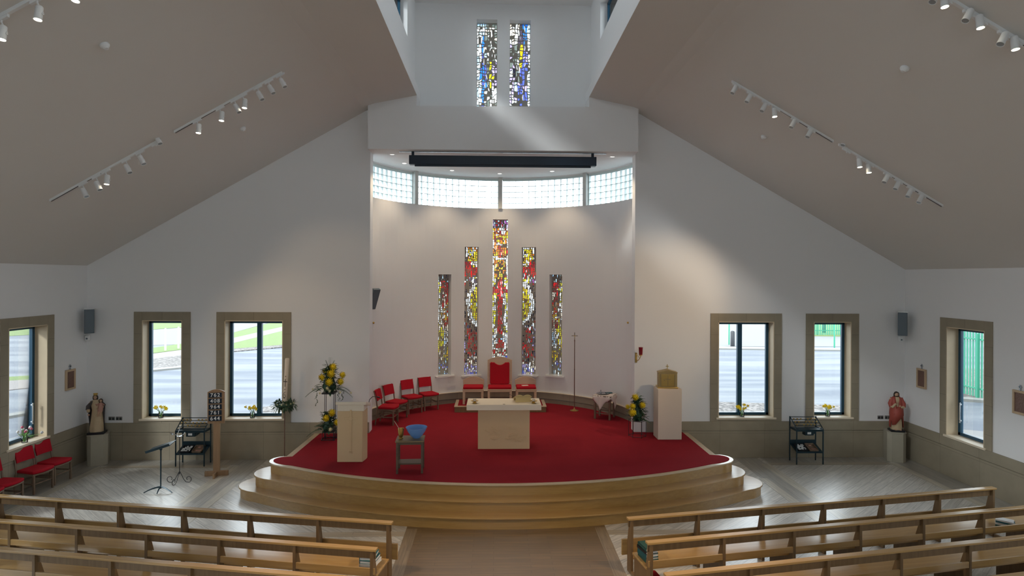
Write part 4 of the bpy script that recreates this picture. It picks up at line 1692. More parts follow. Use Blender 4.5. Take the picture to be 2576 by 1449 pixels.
# paschal candle
t = thing('paschal_candle_stand', 'slender wrought iron candle stand with scroll feet, left of the sanctuary', 'candle stand', (-4.87, 14.0, 0))
MB().lathe([(.011, .12), (.011, .6), (.015, .62), (.011, .64), (.011, 1.36), (.05, 1.38), (.055, 1.40)], n=10).build('pole', M['picdark'], t)
for k in range(3):
    a = 2 * PI * k / 3 + .5
    P = []
    for q in range(14):
        u = q / 13
        r = .02 + .16 * math.sin(u * PI * .55)
        z = .22 - .21 * math.sin(u * PI * .5)
        P.append((r * math.cos(a), r * math.sin(a), z))
    for q in range(12):
        b = q / 11 * 4.6
        rr = .05 * (1 - q / 14)
        P.append(((.18 + rr * math.sin(b)) * math.cos(a), (.18 + rr * math.sin(b)) * math.sin(a), .012 + .05 - rr * math.cos(b)))
    MB().tube(P, .007, 6).build('leg', M['steel'], t)
c = thing('paschal_candle', 'tall cream paschal candle decorated with a cross, on the iron stand', 'candle', (-4.87, 14.0, 1.40))
cc = MB().lathe([(.048, 0), (.047, 1.06), (.04, 1.075)], n=20)
cd = cc.build('wax', M['wax'], c)
c.rotation_euler = (math.radians(0), math.radians(3), 0)
m = MB()
m.box(-.007, .007, -.053, -.040, .42, .60)
m.box(-.042, .042, -.053, -.035, .53, .545)
m.build('cross_mark', M['darkwood'], c)
m = MB()
m.tube([(.02, -.048, .30), (-.01, -.05, .29), (-.03, -.048, .24), (-.02, -.05, .18), (.01, -.05, .165), (.025, -.049, .19), (.01, -.05, .23), (-.005, -.05, .25)], .005, 6)
m.box(-.02, .012, -.053, -.04, .15, .175)
m.build('emblem_mark', M['darkwood'], c)
m = MB()
for z in (.36, .66):
    m.prism([(0, z - .016), (.012, z), (0, z + .016), (-.012, z)], -.052, -.04, 0, 'XZ')
m.build('number_mark', M['picdark'], c)
w = thing('wreath', 'round green and white leaf wreath around the foot of the paschal candle', 'wreath', (-4.87, 14.0, 1.38))
m = MB()
P = [(.17 * math.cos(2 * PI * k / 20), .17 * math.sin(2 * PI * k / 20), .02) for k in range(21)]
m.tube(P, .045, 7, 0)
for k in range(190):
    a = random.uniform(0, 2 * PI)
    b = random.uniform(0, 2 * PI)
    rr = .17 + .05 * math.cos(b)
    leafb(m, (rr * math.cos(a), rr * math.sin(a), .02 + .05 * math.sin(b)), (math.cos(a) * math.cos(b) + random.uniform(-.5, .5), math.sin(a) * math.cos(b) + random.uniform(-.5, .5), math.sin(b)), random.uniform(.07, .13), .035, random.choice((0, 0, 1)), .3, 3)
m.build('foliage', [M['leaf'], M['leaf2']], w, angle=180)
for k in range(12):
    a = 2 * PI * k / 12
    f = MB()
    mum(f, (.20 * math.cos(a), .20 * math.sin(a), .05), .03, 0, 16)
    f.build('rose', M['ywhite'], w, angle=180)

# vases on the window sills
def vase(label, loc, seed, kind='daffodil', lean=0):
    random.seed(seed)
    v = thing('glass_jar', 'clear glass jar of water ' + label, 'jar', loc)
    MB().lathe([(.05, 0), (.055, .01), (.055, .12), (.045, .135), (.048, .15), (.044, .15), (.042, .02)], n=18).build('glass', M['jar'], v)
    MB().lathe([(.046, .012), (.048, .085)], n=14).build('water', M['jar'], v)
    t = thing('flower_bunch', ('bunch of yellow daffodils ' if kind == 'daffodil' else 'loose bunch of pink tulips ') + label, 'flowers', loc)
    heads = []
    s = MB()
    for k in range(10 if kind == 'daffodil' else 9):
        a = 2 * PI * k / 10 + random.uniform(-.3, .3)
        R = random.uniform(.05, .17) * (1 if kind == 'daffodil' else 1.5)
        hz = random.uniform(.20, .29) - R * (.1 if kind == 'daffodil' else .3) + (0 if kind == 'daffodil' else .05)
        p = Vector((R * math.cos(a) + lean * R, R * math.sin(a) * .6, hz))
        s.tube([(.01 * math.cos(a), .01 * math.sin(a), .02), (R * .3 * math.cos(a), R * .2 * math.sin(a), .14), p], .004, 5)
        if kind != 'daffodil':
            leafb(s, (0, 0, .12), (math.cos(a) + lean, math.sin(a) * .6, .6), .2, .04, 0, .5)
        heads.append((p, a))
    s.build('stem', M['leaf3'], t)
    for p, a in heads:
        f = MB()
        if kind == 'daffodil':
            d = Vector((math.cos(a) * .5, -.8, .2)).normalized()
            f.lathe([(.010, 0), (.014, .012), (.022, .034), (.018, .034), (.010, .02)], p, 8, 0, axis=d)
            q = d.to_track_quat('Z', 'Y')
            for j in range(6):
                b = 2 * PI * j / 6
                vs = [q @ Vector((.008 * math.cos(b - .5), .008 * math.sin(b - .5), .004)), q @ Vector((.030 * math.cos(b - .35), .030 * math.sin(b - .35), .004)),
                      q @ Vector((.044 * math.cos(b), .044 * math.sin(b), .0)), q @ Vector((.030 * math.cos(b + .35), .030 * math.sin(b + .35), .004)), q @ Vector((.008 * math.cos(b + .5), .008 * math.sin(b + .5), .004))]
                f.add([x + p for x in vs], [(0, 1, 2, 3, 4)])
            f.build('daffodil_head', M['yellow'], t)
        else:
            f.lathe([(.006, 0), (.024, .015), (.026, .035), (.012, .055)], p, 8)
            f.build('tulip_head', M['pink'] if random.random() < .5 else M['white'], t)


vz = WZ0 + .016
vase('on the sill of the narrow window at far left', (-7.96, YF + .08, vz), 3)
vase('on the sill of the wide two-pane window on the left', (-5.80, YF + .08, vz), 4)
vase('on the sill of the wide two-pane window on the right', (6.08, YF + .08, vz), 5)
vase('on the sill of the narrow window at right', (8.22, YF + .08, vz), 6)
vase('on the left side sill above the red chairs', (XL - .06, 12.62, .916), 8, 'tulip', .5)

# ================================================================ free-standing things in the nave
def text_mesh(txt, size, depth=.002):
    cu = bpy.data.curves.new('lettering', 'FONT')
    cu.body = txt
    cu.size = size
    cu.extrude = depth
    cu.align_x = 'CENTER'
    cu.align_y = 'CENTER'
    cu.space_character = 1.25
    cu.offset = .0015
    o = bpy.data.objects.new('lettering', cu)
    COL.objects.link(o)
    dg = bpy.context.evaluated_depsgraph_get()
    dg.update()
    me = bpy.data.meshes.new_from_object(o.evaluated_get(dg))
    bpy.data.objects.remove(o)
    bpy.data.curves.remove(cu)
    return me


t = thing('hymn_board', 'oak hymn board on a post showing 762, 408, 964, 761 and 644', 'hymn board', (-6.08, 13.25, 0), math.radians(10))
m = MB()
P = [(-.185, 1.15), (.165, 1.15), (.165, 1.84)]
for k in range(9):
    u = 1 - 2 * k / 8
    P.append((-.01 + u * .175, 1.84 + .055 * (1 - u * u)))
P.append((-.185, 1.84))
m.prism(P, -.02, .02, 0, 'XZ')
m.build('board', M['hymn'], t, bevel=.004, angle=30)
for k, num in enumerate(('762', '408', '964', '761', '644')):
    z = 1.772 - k * .128
    b = MB().box(-.160, .105, -.028, -.018, z - .052, z + .052).build('number_panel', M['screen'], t)
    me = text_mesh(num, .112)
    me.materials.clear()
    me.materials.append(M['charnum'])
    n = bpy.data.objects.new('number', me)
    COL.objects.link(n)
    n.parent = b
    n.location = (-.0275, -.031, z)
    n.rotation_euler = (PI / 2, 0, 0)
    MB().box(-.175, .16, -.034, -.02, z - .066, z - .056).build('ledge', M['hymn'], t)
MB().box(-.068, .068, -.012, .03, .06, 1.2).build('post', M['hymn'], t, bevel=.003)
MB().box(-.24, .24, -.015, .025, 0, .11).build('foot', M['hymn'], t, bevel=.003, rz=0)
MB().box(-.02, .02, -.22, .22, 0, .10).build('foot', M['hymn'], t, bevel=.003)


def votive(label, x0, y0, w, d, flip=False):
    t = thing('votive_candle_rack', label, 'candle rack', (x0, y0, 0))
    for sx in (0, w):
        for yy in (0, d):
            MB().box(sx - .011, sx + .011, yy - .011, yy + .011, 0, .83 if yy == 0 else 1.06).build('leg', M['blackm'], t)
    m = MB()
    m.box(0, w, -.01, d, .795, .812)
    m.box(0, w, -.015, 0, .78, .83)
    m.box(-.01, .005, 0, d, .78, .83)
    m.box(w - .005, w + .01, 0, d, .78, .83)
    m.build('tray', M['blackm'], t)
    m = MB()
    for k in range(5):
        u = k / 4
        m.tube([(0, .02 + u * (d - .03), .85 + u * .20), (w, .02 + u * (d - .03), .85 + u * .20)], .009, 6)
    for sx in (0, w):
        m.tube([(sx, 0, .83), (sx, d, 1.06)], .011, 6)
    m.build('candle_rail', M['blackm'], t)
    for k in range(1, 4):
        for j in range(7):
            if (k * 7 + j * 3) % 5 == 0:
                continue
            u = k / 4
            MB().lathe([(.018, 0), (.02, .025), (.016, .025)], (w * (j + .6) / 7.4, .02 + u * (d - .03), .85 + u * .20 + .006), 8).build('tealight', M['brass'], t)
    m = MB()
    m.box(w * .34, w * .66, .02, .16, .68, .79)
    m.prism([(w * .66, .69), (w * .76, .735), (w * .76, .79), (w * .66, .79)], .04, .14, 0, 'XZ')
    b = m.build('collection_box', M['blackm'], t, bevel=.004)
    MB().box(w * .42, w * .56, .014, .021, .71, .76).build('notice', M['white'], b)
    m = MB()
    m.hexa([(0, 0, .28), (w, 0, .28), (w, d, .40), (0, d, .40), (0, 0, .29), (w, 0, .29), (w, d, .41), (0, d, .41)])
    m.box(0, w, d - .01, d, .40, .50)
    m.box(0, w, -.012, 0, .27, .31)
    m.build('shelf', M['blackm'], t)
    for (a, b_, mt, lab, nm) in ((.10, .46, 'white', 'white tealights in a shallow tray', 'tealight_box'), (.52, .86, 'pinkrobe', 'brown matches and papers in a shallow tray', 'match_tray')):
        c = thing(nm, lab + (' on the left votive rack' if not flip else ' on the right votive rack'), 'tray', (x0, y0, 0))
        xa, xb = w * a, w * b_
        def sz(y):
            return .292 + y / d * .12
        m = MB()
        for (p, q, r_, s_) in ((xa, xb, .03, .04), (xa, xb, d - .06, d - .05), (xa, xa + .01, .03, d - .05), (xb - .01, xb, .03, d - .05)):
            m.hexa([(p, r_, sz(r_)), (q, r_, sz(r_)), (q, s_, sz(s_)), (p, s_, sz(s_)), (p, r_, sz(r_) + .035), (q, r_, sz(r_) + .035), (q, s_, sz(s_) + .035), (p, s_, sz(s_) + .035)])
        m.hexa([(xa, .03, sz(.03)), (xb, .03, sz(.03)), (xb, d - .05, sz(d - .05)), (xa, d - .05, sz(d - .05)), (xa, .03, sz(.03) + .004), (xb, .03, sz(.03) + .004), (xb, d - .05, sz(d - .05) + .004), (xa, d - .05, sz(d - .05) + .004)])
        m.build('box', M['black'] if mt == 'white' else M['chairwood'], c)
        m = MB()
        random.seed(int(a * 100))
        if mt == 'white':
            for i in range(6):
                for j in range(6):
                    if random.random() < .75:
                        x = xa + .025 + (xb - xa - .05) * i / 5
                        y = .06 + (d - .14) * j / 5
                        m.lathe([(.017, 0), (.018, .02), (.015, .02)], (x, y, sz(y) + .006), 8)
        else:
            for i in range(5):
                x = xa + .04 + (xb - xa - .08) * random.random()
                y = .07 + (d - .16) * random.random()
                MB().box(x - .03, x + .03, y - .02, y + .02, sz(y - .02) + .008, sz(y + .02) + .014, 0, rz=random.uniform(-1, 1)).build('matchbox', M[mt], c)
        if m.V:
            m.build('contents', M[mt], c)
        c['kind_note'] = ''
        del c['kind_note']
    return t


votive('black metal votive candle rack below the narrow window on the left', -7.30, 13.89, .645, .31)
votive('black metal votive candle rack below the windows on the right', 7.115, 13.83, .63, .33, True)

# music stand
t = thing('music_stand', 'black music stand with a tilted desk and arched feet, near the left pews', 'music stand', (-6.76, 12.30, 0))
MB().tube([(0, 0, .06), (0, 0, .86)], .013, 8).build('pole', M['blackm'], t)
for a0 in (200, 340, 275):
    a = math.radians(a0)
    L = .30 if a0 != 275 else .16
    P = [(L * (k / 8) * math.cos(a), L * (k / 8) * math.sin(a), .085 * (1 - (k / 8) ** 2) + .012) for k in range(9)]
    MB().tube(P, [.018 - .001 * k for k in range(9)], 6).build('foot', M['blackm'], t)
d = MB()
c, s_ = math.cos(math.radians(18)), math.sin(math.radians(18))
def dk(x, y, z):
    yy, zz = y * math.cos(.14) - z * math.sin(.14), y * math.sin(.14) + z * math.cos(.14)
    X, Z = x * c - zz * s_, x * s_ + zz * c
    return (X + 0, yy, Z + .90)
pts = []
d.hexa([dk(-.25, -.12, 0), dk(.25, -.12, 0), dk(.25, .16, 0), dk(-.25, .16, 0), dk(-.25, -.12, .012), dk(.25, -.12, .012), dk(.25, .16, .012), dk(-.25, .16, .012)])
d.hexa([dk(-.25, -.13, 0), dk(.25, -.13, 0), dk(.25, -.12, 0), dk(-.25, -.12, 0), dk(-.25, -.13, .05), dk(.25, -.13, .05), dk(.25, -.12, .05), dk(-.25, -.12, .05)])
d.build('desk', M['blackm'], t, bevel=.003)
MB().ball((0, 0, .86), .028).build('joint', M['blackm'], t)

# wrought stand with scroll feet
t = thing('iron_stand', 'thin wrought iron stand with three curled feet, beside the votive rack at left', 'stand', (-6.66, 12.83, 0))
MB().tube([(0, 0, .18), (0, 0, .96)], .008, 6).build('pole', M['black'], t)
for k, a in enumerate((math.radians(183), math.radians(357), math.radians(265))):
    P = [(0, 0, .24), (.03 * math.cos(a), .03 * math.sin(a), .19), (.09 * math.cos(a), .09 * math.sin(a), .07), (.14 * math.cos(a), .14 * math.sin(a), .015), (.19 * math.cos(a), .19 * math.sin(a), .01)]
    for q in range(1, 17):
        b = q / 16 * 5.6
        rr = .075 * (1 - q / 26)
        P.append(((.19 + rr * math.sin(b)) * math.cos(a), (.19 + rr * math.sin(b)) * math.sin(a), .082 - rr * math.cos(b)))
    MB().tube(P, .006, 6).build('foot', M['black'], t)
m = MB()
m.lathe([(.03, .96), (.05, .97), (.05, .985)], n=12)
m.build('cup', M['steel'], t)
sp = MB()
sp.tube([(-.13, -.01, 1.04), (-.02, -.02, .99), (.10, -.02, 1.03), (.12, -.02, 1.07)], .006, 6)
sp.tube([(-.05, -.02, .98), (0, -.02, 1.12), (.02, -.02, 1.20)], .006, 6)
sp.hexa([(-.17, -.03, 1.03), (-.14, -.03, 1.01), (-.12, -.01, 1.02), (-.15, -.01, 1.04), (-.19, -.03, 1.06), (-.16, -.03, 1.05), (-.14, -.01, 1.05), (-.17, -.01, 1.07)])
sp.ball((.02, -.02, 1.20), .016)
sp.build('snuffer_arm', M['steel'], t)

# ---- pedestals and statues
def pedestal(x, y, label, rz):
    m = MB().prism([(-.20, -.12), (-.12, -.20), (.12, -.20), (.20, -.12), (.20, .17), (-.20, .17)], 0, .70)
    m.prism([(-.21, -.125), (-.125, -.21), (.125, -.21), (.21, -.125), (.21, .18), (-.21, .18)], .68, .715)
    return tag(m.build('statue_pedestal', M['ped'], None, (x, y, 0), rz, bevel=.004, angle=20), label, 'pedestal')


pedestal(-9.20, 14.14, 'grey stone pedestal in the left corner under the statue with a child', math.radians(25))
pedestal(9.68, 14.14, 'grey stone pedestal in the right corner under the red-robed statue', math.radians(-18))


def loft(mb, rings, n=28, m=0, fold=0.0, nf=7):
    """rings: (z, cx, cy, rx, ry, foldamount)"""
    vs = []
    for (z, cx, cy, rx, ry, f) in rings:
        for k in range(n):
            a = 2 * PI * k / n
            q = 1 + f * math.sin(nf * a + z * 3)
            vs.append((cx + rx * q * math.cos(a), cy + ry * q * math.sin(a), z))
    L = len(rings)
    fs = [(i * n + k, i * n + (k + 1) % n, (i + 1) * n + (k + 1) % n, (i + 1) * n + k) for i in range(L - 1) for k in range(n)]
    fs.append(tuple(range(n - 1, -1, -1)))
    fs.append(tuple((L - 1) * n + k for k in range(n)))
    mb.add(vs, fs, m)


def head(mb, c, r, m_skin, m_hair, tilt=0, beard=False):
    c = Vector(c)
    mb.lathe([(r * .18, -r * 1.25), (r * .52, -r * 1.02), (r * .78, -r * .5), (r * .86, 0), (r * .80, r * .5), (r * .5, r * .95), (.001, r * 1.15)], c, 16, m_skin, sy=.98)
    # face: nose, brow, eyes, mouth
    f = c + Vector((0, -r * .86, 0))
    mb.add([f + Vector((-.10 * r, .03 * r, .25 * r)), f + Vector((.10 * r, .03 * r, .25 * r)), f + Vector((.14 * r, .02 * r, -.28 * r)), f + Vector((-.14 * r, .02 * r, -.28 * r)), f + Vector((0, -.24 * r, -.22 * r))],
           [(0, 1, 4), (1, 2, 4), (2, 3, 4), (3, 0, 4)], m_skin)
    for sx in (-1, 1):
        mb.ball(f + Vector((sx * .30 * r, .09 * r, .12 * r)), .10 * r, m_hair, 6)
        mb.ball(c + Vector((sx * .84 * r, 0, -.05 * r)), .16 * r, m_skin, 6)
    mb.ball(f + Vector((0, .08 * r, -.52 * r)), .15 * r, m_hair if beard else m_skin, 6, sz=.5)
    # hair
    mb.lathe([(r * .80, -r * .15), (r * 1.0, r * .25), (r * .86, r * .78), (r * .45, r * 1.18), (.001, r * 1.30)], c + Vector((0, r * .22, .02 * r)), 16, m_hair)
    for sx in (-1, 1):
        mb.tube([c + Vector((sx * .62 * r, .05 * r, .9 * r)), c + Vector((sx * .95 * r, .1 * r, .2 * r)), c + Vector((sx * .98 * r, .12 * r, -.7 * r)), c + Vector((sx * .80 * r, .05 * r, -1.7 * r))], [.25 * r, .30 * r, .28 * r, .12 * r], 8, m_hair)
    mb.lathe([(r * .60, -r * 1.8), (r * .85, -r * .9), (r * .9, 0), (r * .7, r * .6)], c + Vector((0, r * .35, 0)), 12, m_hair)
    if beard:
        mb.lathe([(.02 * r, -r * 1.75), (r * .38, -r * 1.3), (r * .52, -r * .75)], c + Vector((0, -r * .35, 0)), 10, m_hair)


def hand(mb, p, d, r, m):
    p = Vector(p)
    d = Vector(d).normalized()
    s = d.cross(Vector((0, -1, 0)))
    if s.length < .1:
        s = Vector((1, 0, 0))
    s.normalize()
    mb.ball(p, r, m, 8, sz=.8)
    for k, L in enumerate((1.5, 1.8, 1.7, 1.3)):
        b = p + s * r * (-.75 + .5 * k)
        mb.tube([b, b + d * r * L * .6, b + d * r * L + Vector((0, r * .25, 0))], [r * .3, r * .27, r * .18], 5, m)
    mb.tube([p - s * r * .7, p - s * r * 1.3 + d * r * .6, p - s * r * 1.25 + d * r * 1.1], [r * .32, r * .28, r * .2], 5, m)


# right: red-robed statue
t = thing('statue', 'painted statue of a bearded figure in a red mantle and cream robe', 'statue', (9.68, 14.09, .715), math.radians(-14))
MB().box(-.15, .15, -.12, .12, 0, .045).build('base', M['black'], t, bevel=.006)
m = MB()
loft(m, [(.045, 0, 0, .115, .10, .04), (.10, 0, 0, .125, .105, .06), (.35, 0, 0, .112, .09, .05), (.60, 0, .0, .105, .080, .02), (.74, 0, .0, .125, .075, .0), (.80, 0, .005, .105, .065, 0), (.83, 0, .005, .05, .045, 0)], fold=0, m=0)
head(m, (0, -.005, .888), .052, 1, 2, beard=True)
for sx, ex, hx, hz in ((-1, -.145, -.02, .70), (1, .150, .04, .62)):
    m.tube([(sx * .105, .0, .79), (ex, -.02, .66), (ex * .80, -.07, .585)], [.038, .042, .036], 8, 0)
    m.tube([(ex * .80, -.07, .585), (hx + sx * .03, -.115, hz - .02)], [.034, .022], 8, 0)
    hand(m, (hx, -.125, hz), (-.4 * sx, -.1, .7), .02, 1)
for sx in (-1, 1):
    m.ball((sx * .05, -.105, .055), .028, 1, 8, sy=1.6, sz=.6)
m.build('body', [M['creamrobe'], M['skin'], M['hair']], t, angle=50)
m = MB()
n = 26
rings = []
for z, rx, ry, a0, a1 in ((.10, .150, .115, -20, 200), (.25, .150, .118, -35, 205), (.42, .146, .112, -60, 240), (.56, .142, .105, -85, 262), (.68, .146, .095, -80, 258), (.78, .128, .08, -70, 250), (.835, .07, .055, -55, 235)):
    R_ = []
    for k in range(n + 1):
        a = math.radians(a0 + (a1 - a0) * k / n)
        q = 1 + .05 * math.sin(k * 1.9 + z * 8)
        R_.append((rx * q * math.cos(a), ry * q * math.sin(a) + .004, z))
    rings.append(R_)
vs = [p for R_ in rings for p in R_]
fs = [(i * (n + 1) + k, i * (n + 1) + k + 1, (i + 1) * (n + 1) + k + 1, (i + 1) * (n + 1) + k) for i in range(len(rings) - 1) for k in range(n)]
m.add(vs, fs)
# diagonal drape across the front
m.add([(-.13, -.07, .62), (.12, -.08, .60), (.125, -.10, .40), (.03, -.128, .30), (-.06, -.125, .18), (-.13, -.10, .16), (-.145, -.06, .30), (0, -.125, .50)],
      [(0, 7, 1), (1, 7, 2), (2, 7, 3), (3, 7, 4), (4, 7, 5), (5, 7, 6), (6, 7, 0)])
for sx, ex in ((-1, -.145), (1, .150)):
    m.tube([(sx * .09, .0, .80), (ex, -.02, .66), (ex * .90, -.05, .60)], [.044, .050, .048], 8, 0)
o = m.build('mantle', M['redrobe'], t, angle=60)
md = o.modifiers.new('thick', 'SOLIDIFY')
md.thickness = .012
m = MB()
m.ball((-.0, -.098, .715), .018, 0, 8)
m.build('heart_emblem', M['brass'], t)

# left: crowned mother and child
t = thing('statue', 'painted statue of a crowned robed mother holding a child on her arm', 'statue', (-9.20, 14.09, .715), math.radians(16))
MB().box(-.17, .17, -.13, .13, 0, .05).build('base', M['black'], t, bevel=.008)
m = MB()
loft(m, [(.05, -.01, 0, .135, .105, .05), (.12, -.01, 0, .14, .11, .07), (.35, 0, 0, .118, .095, .06), (.56, .0, .0, .10, .085, .03), (.70, -.02, .0, .115, .075, .0), (.765, -.03, .005, .09, .06, 0), (.79, -.03, .005, .04, .04, 0)], m=0)
head(m, (-.035, -.01, .848), .045, 1, 2)
m.tube([(-.11, 0, .74), (-.17, -.02, .62), (-.15, -.08, .52)], [.035, .045, .03], 8, 0)
hand(m, (-.14, -.10, .47), (0, -.2, -1), .018, 1)
m.tube([(.06, 0, .74), (.13, -.02, .64), (.10, -.09, .60)], [.035, .042, .028], 8, 0)
hand(m, (.055, -.12, .60), (-1, -.2, .1), .018, 1)
m.build('body', [M['creamrobe'], M['skin'], M['hair']], t, angle=50)
m = MB()
m.lathe([(.036, 0), (.040, .012), (.048, .045), (.044, .045), (.034, .012)], (-.035, .0, .888), 12)
m.build('crown', M['brass'], t)
m = MB()
rings = []
for z, rx, ry, a0, a1 in ((.08, .165, .12, 0, 150), (.28, .155, .12, -5, 170), (.46, .16, .115, -20, 190), (.60, .165, .105, -40, 215), (.70, .14, .09, -50, 235), (.77, .09, .07, -50, 230)):
    rings.append([((rx * (1 + .05 * math.sin(k * 1.7))) * math.cos(math.radians(a0 + (a1 - a0) * k / n)) - .015, ry * math.sin(math.radians(a0 + (a1 - a0) * k / n)) + .002, z) for k in range(n + 1)])
m.add([p for R_ in rings for p in R_], fs[: (len(rings) - 1) * n])
m.tube([(-.09, 0, .745), (-.17, -.015, .63), (-.165, -.05, .57)], [.040, .052, .048], 8, 0)
m.tube([(.05, 0, .745), (.13, -.015, .65), (.125, -.05, .62)], [.040, .048, .044], 8, 0)
o = m.build('mantle', M['brownrobe'], t, angle=60)
md = o.modifiers.new('thick', 'SOLIDIFY')
md.thickness = .012
m = MB()
loft(m, [(.50, .085, -.09, .045, .04, .05), (.58, .088, -.09, .055, .045, .04), (.68, .092, -.075, .045, .038, 0), (.73, .095, -.07, .022, .02, 0)], m=0, n=16)
head(m, (.095, -.075, .775), .034, 1, 2)
m.tube([(.06, -.08, .70), (.03, -.13, .68), (.015, -.15, .71)], [.018, .014, .009], 6, 0)
m.tube([(.13, -.08, .70), (.165, -.11, .67), (.18, -.13, .69)], [.018, .014, .009], 6, 0)
m.tube([(.075, -.11, .53), (.06, -.15, .47), (.055, -.15, .42)], [.022, .018, .012], 6, 1)
m.tube([(.105, -.11, .53), (.11, -.15, .47), (.105, -.15, .42)], [.022, .018, .012], 6, 1)
m.build('child', [M['pinkrobe'], M['skin'], M['hair']], t, angle=50)

# ---- loudspeakers
def speaker(label, x, y, z, rz, h=.56, w=.20):
    t = thing('loudspeaker', label, 'loudspeaker', (x, y, z), rz)
    m = MB().prism([(-w / 2, -.08), (w / 2, -.08), (w / 2 - .02, .09), (-w / 2 + .02, .09)], 0, h)
    m.build('cabinet', M['bluewhite'], t, bevel=.008)
    MB().box(-w / 2 + .012, w / 2 - .012, -.088, -.08, .012, h - .012).build('grille', M['bluewhite'], t, bevel=.003)
    MB().box(-w / 2, w / 2, -.08, .08, h, h + .012).build('top_panel', M['white'], t)
    MB().tube([(0, .08, h * .5), (0, .26, h * .5)], .015, 6).build('bracket', M['white'], t)
    return t


speaker('grey column loudspeaker high in the left corner', -9.46, 14.18, 3.03, math.radians(40))
speaker('grey column loudspeaker high in the right corner', 9.88, 14.16, 3.01, math.radians(-40))
for x, y, rz, lab in ((-9.60, 14.352, 12, 'small white control box below the left corner loudspeaker'), (9.96, 14.352, -12, 'small white control box below the right corner loudspeaker')):
    t = thing('control_box', lab, 'control box', (x, y, 2.84), math.radians(rz))
    MB().box(-.045, .045, -.05, .03, 0, .13).build('case', M['white'], t, bevel=.01)
    MB().lathe([(.02, 0), (.018, .012)], (0, -.05, .05), 10, axis=(0, -1, 0)).build('dial', M['bluewhite'], t)
p = amap(-73.5, 0)
t = thing('wall_speaker', 'dark wedge loudspeaker just inside the left edge of the chancel opening', 'loudspeaker', (-3.20, 15.58, 3.52), math.radians(60))
m = MB().prism([(-.02, 0), (-.20, .52), (-.14, .56), (.06, .42)], -.13, .13, 0, 'YZ')
m.build('cabinet', M['bluewhite'], t, bevel=.008)
MB().box(-.03, .03, .0, .2, .30, .33).build('bracket', M['black'], t)
for a, z, lab in ((-70.5, 3.17, 'left'), (71.0, 3.19, 'right')):
    p = amap(a, 0)
    m = MB().lathe([(.03, 0), (.028, .02), (.015, .035)], (0, 0, 0), 10, axis=(-math.sin(math.radians(a)), -math.cos(math.radians(a)), 0))
    tag(m.build('wall_hook', M['brass'], None, (p[0], p[1], z)), 'tiny brass fitting on the %s side of the curved apse wall' % lab, 'hook')

# ---- stations of the cross on the side walls
def station(label, x, y, z, rz):
    t = thing('wall_plaque', label, 'plaque', (x, y, z), rz)
    m = MB()
    w, h = .155, .23
    for a in ((-w, -w + .045, -h, h), (w - .045, w, -h, h), (-w + .045, w - .045, -h, -h + .045), (-w + .045, w - .045, h - .045, h)):
        m.box(a[0], a[1], -.035, 0, a[2], a[3])
    m.build('frame', M['picwood'], t, bevel=.005)
    MB().box(-w + .04, w - .04, -.02, -.002, -h + .04, h - .04).build('relief', M['picdark'], t)
    m = MB()
    m.box(-.012, .012, -.02, 0, h, h + .11)
    m.box(-.035, .035, -.02, 0, h + .06, h + .08)
    m.build('cross', M['silver'], t)
    return t


station('oak-framed plaque with a small cross on the left wall', XL + .002, 13.83, 2.01, PI / 2)
station('oak-framed plaque between the right corner and the right side window', XR - .002, 13.80, 2.03, -PI / 2)
station('oak-framed plaque at the right edge of the photo, past the side window', XR - .002, 11.16, 2.02, -PI / 2)

# ---- sockets
def socket(x, z, label, loc=None, rz=0, group=None):
    t = thing('power_socket', label, 'socket', (x, YF, z) if loc is None else loc, rz, group)
    MB().box(-.073, .073, -.012, 0, -.043, .043).build('plate', M['silverp'], t, bevel=.003)
    m = MB()
    for sx in (-.037, .037):
        m.box(sx - .022, sx + .022, -.0135, -.011, -.03, .012)
        m.box(sx - .008, sx + .008, -.016, -.011, .02, .034)
    m.build('insert', M['black'], t)
    return t


socket(-9.06, .99, 'left double socket of the pair beside the mother and child statue')
socket(-8.89, .99, 'right double socket of the pair beside the mother and child statue')
socket(9.49, .975, 'left double socket of the pair beside the red-robed statue')
socket(9.67, .975, 'right double socket of the pair beside the red-robed statue')

# ---- projector screen under the bulkhead
t = thing('projection_screen_case', 'long dark navy screen housing hung under the bulkhead', 'screen housing', (.185, 14.34, 7.06))
MB().box(-2.24, 2.24, -.10, .08, 0, .215).build('housing', M['screen'], t, bevel=.006)
MB().box(-2.11, 2.11, -.06, -.03, -.045, .01).build('slat', M['screen'], t, bevel=.004)
for x in (-2.16, 2.16):
    MB().box(x - .03, x + .03, -.02, .04, .215, .322).build('hanger', M['screen'], t)
MB().box(-2.49, 2.49, -.01, .03, .305, .3205).build('rail', M['silver'], t)
for k, (px, py) in enumerate(((986, 388), (1541, 394), (1017, 411), (1137, 429), (1257, 437), (1389, 431))):
    p = onZ(px, py, BZ + .004)
    names = ('front left', 'front right', 'left, just behind the screen housing', 'above the left middle run of glass blocks', 'directly above the centre post', 'above the right middle run of glass blocks')
    t = thing('downlight', 'recessed downlight in the apse ceiling, ' + names[k], 'ceiling light', (p.x, p.y, BZ + .004), 0, 'recessed downlights of the apse')
    MB().lathe([(.055, .002), (.085, -.004), (.09, -.0), (.09, .01), (.055, .01)], n=24).build('rim', M['white'], t)
    MB().lathe([(.055, -.002), (.055, .001)], n=20).build('lens', M['downlit'], t)
    l = bpy.data.lights.new('downlight_beam', 'SPOT')
    l.energy = 66
    l.color = (1, .78, .52)
    l.spot_size = math.radians(95)
    l.spot_blend = .8
    l.shadow_soft_size = .05
    lo = bpy.data.objects.new('downlight_beam', l)
    COL.objects.link(lo)
    lo.parent = t
    lo.location = (0, 0, -.03)

# ---- lighting tracks and spotlights
def ceil_at(x):
    return ceil_z(x)


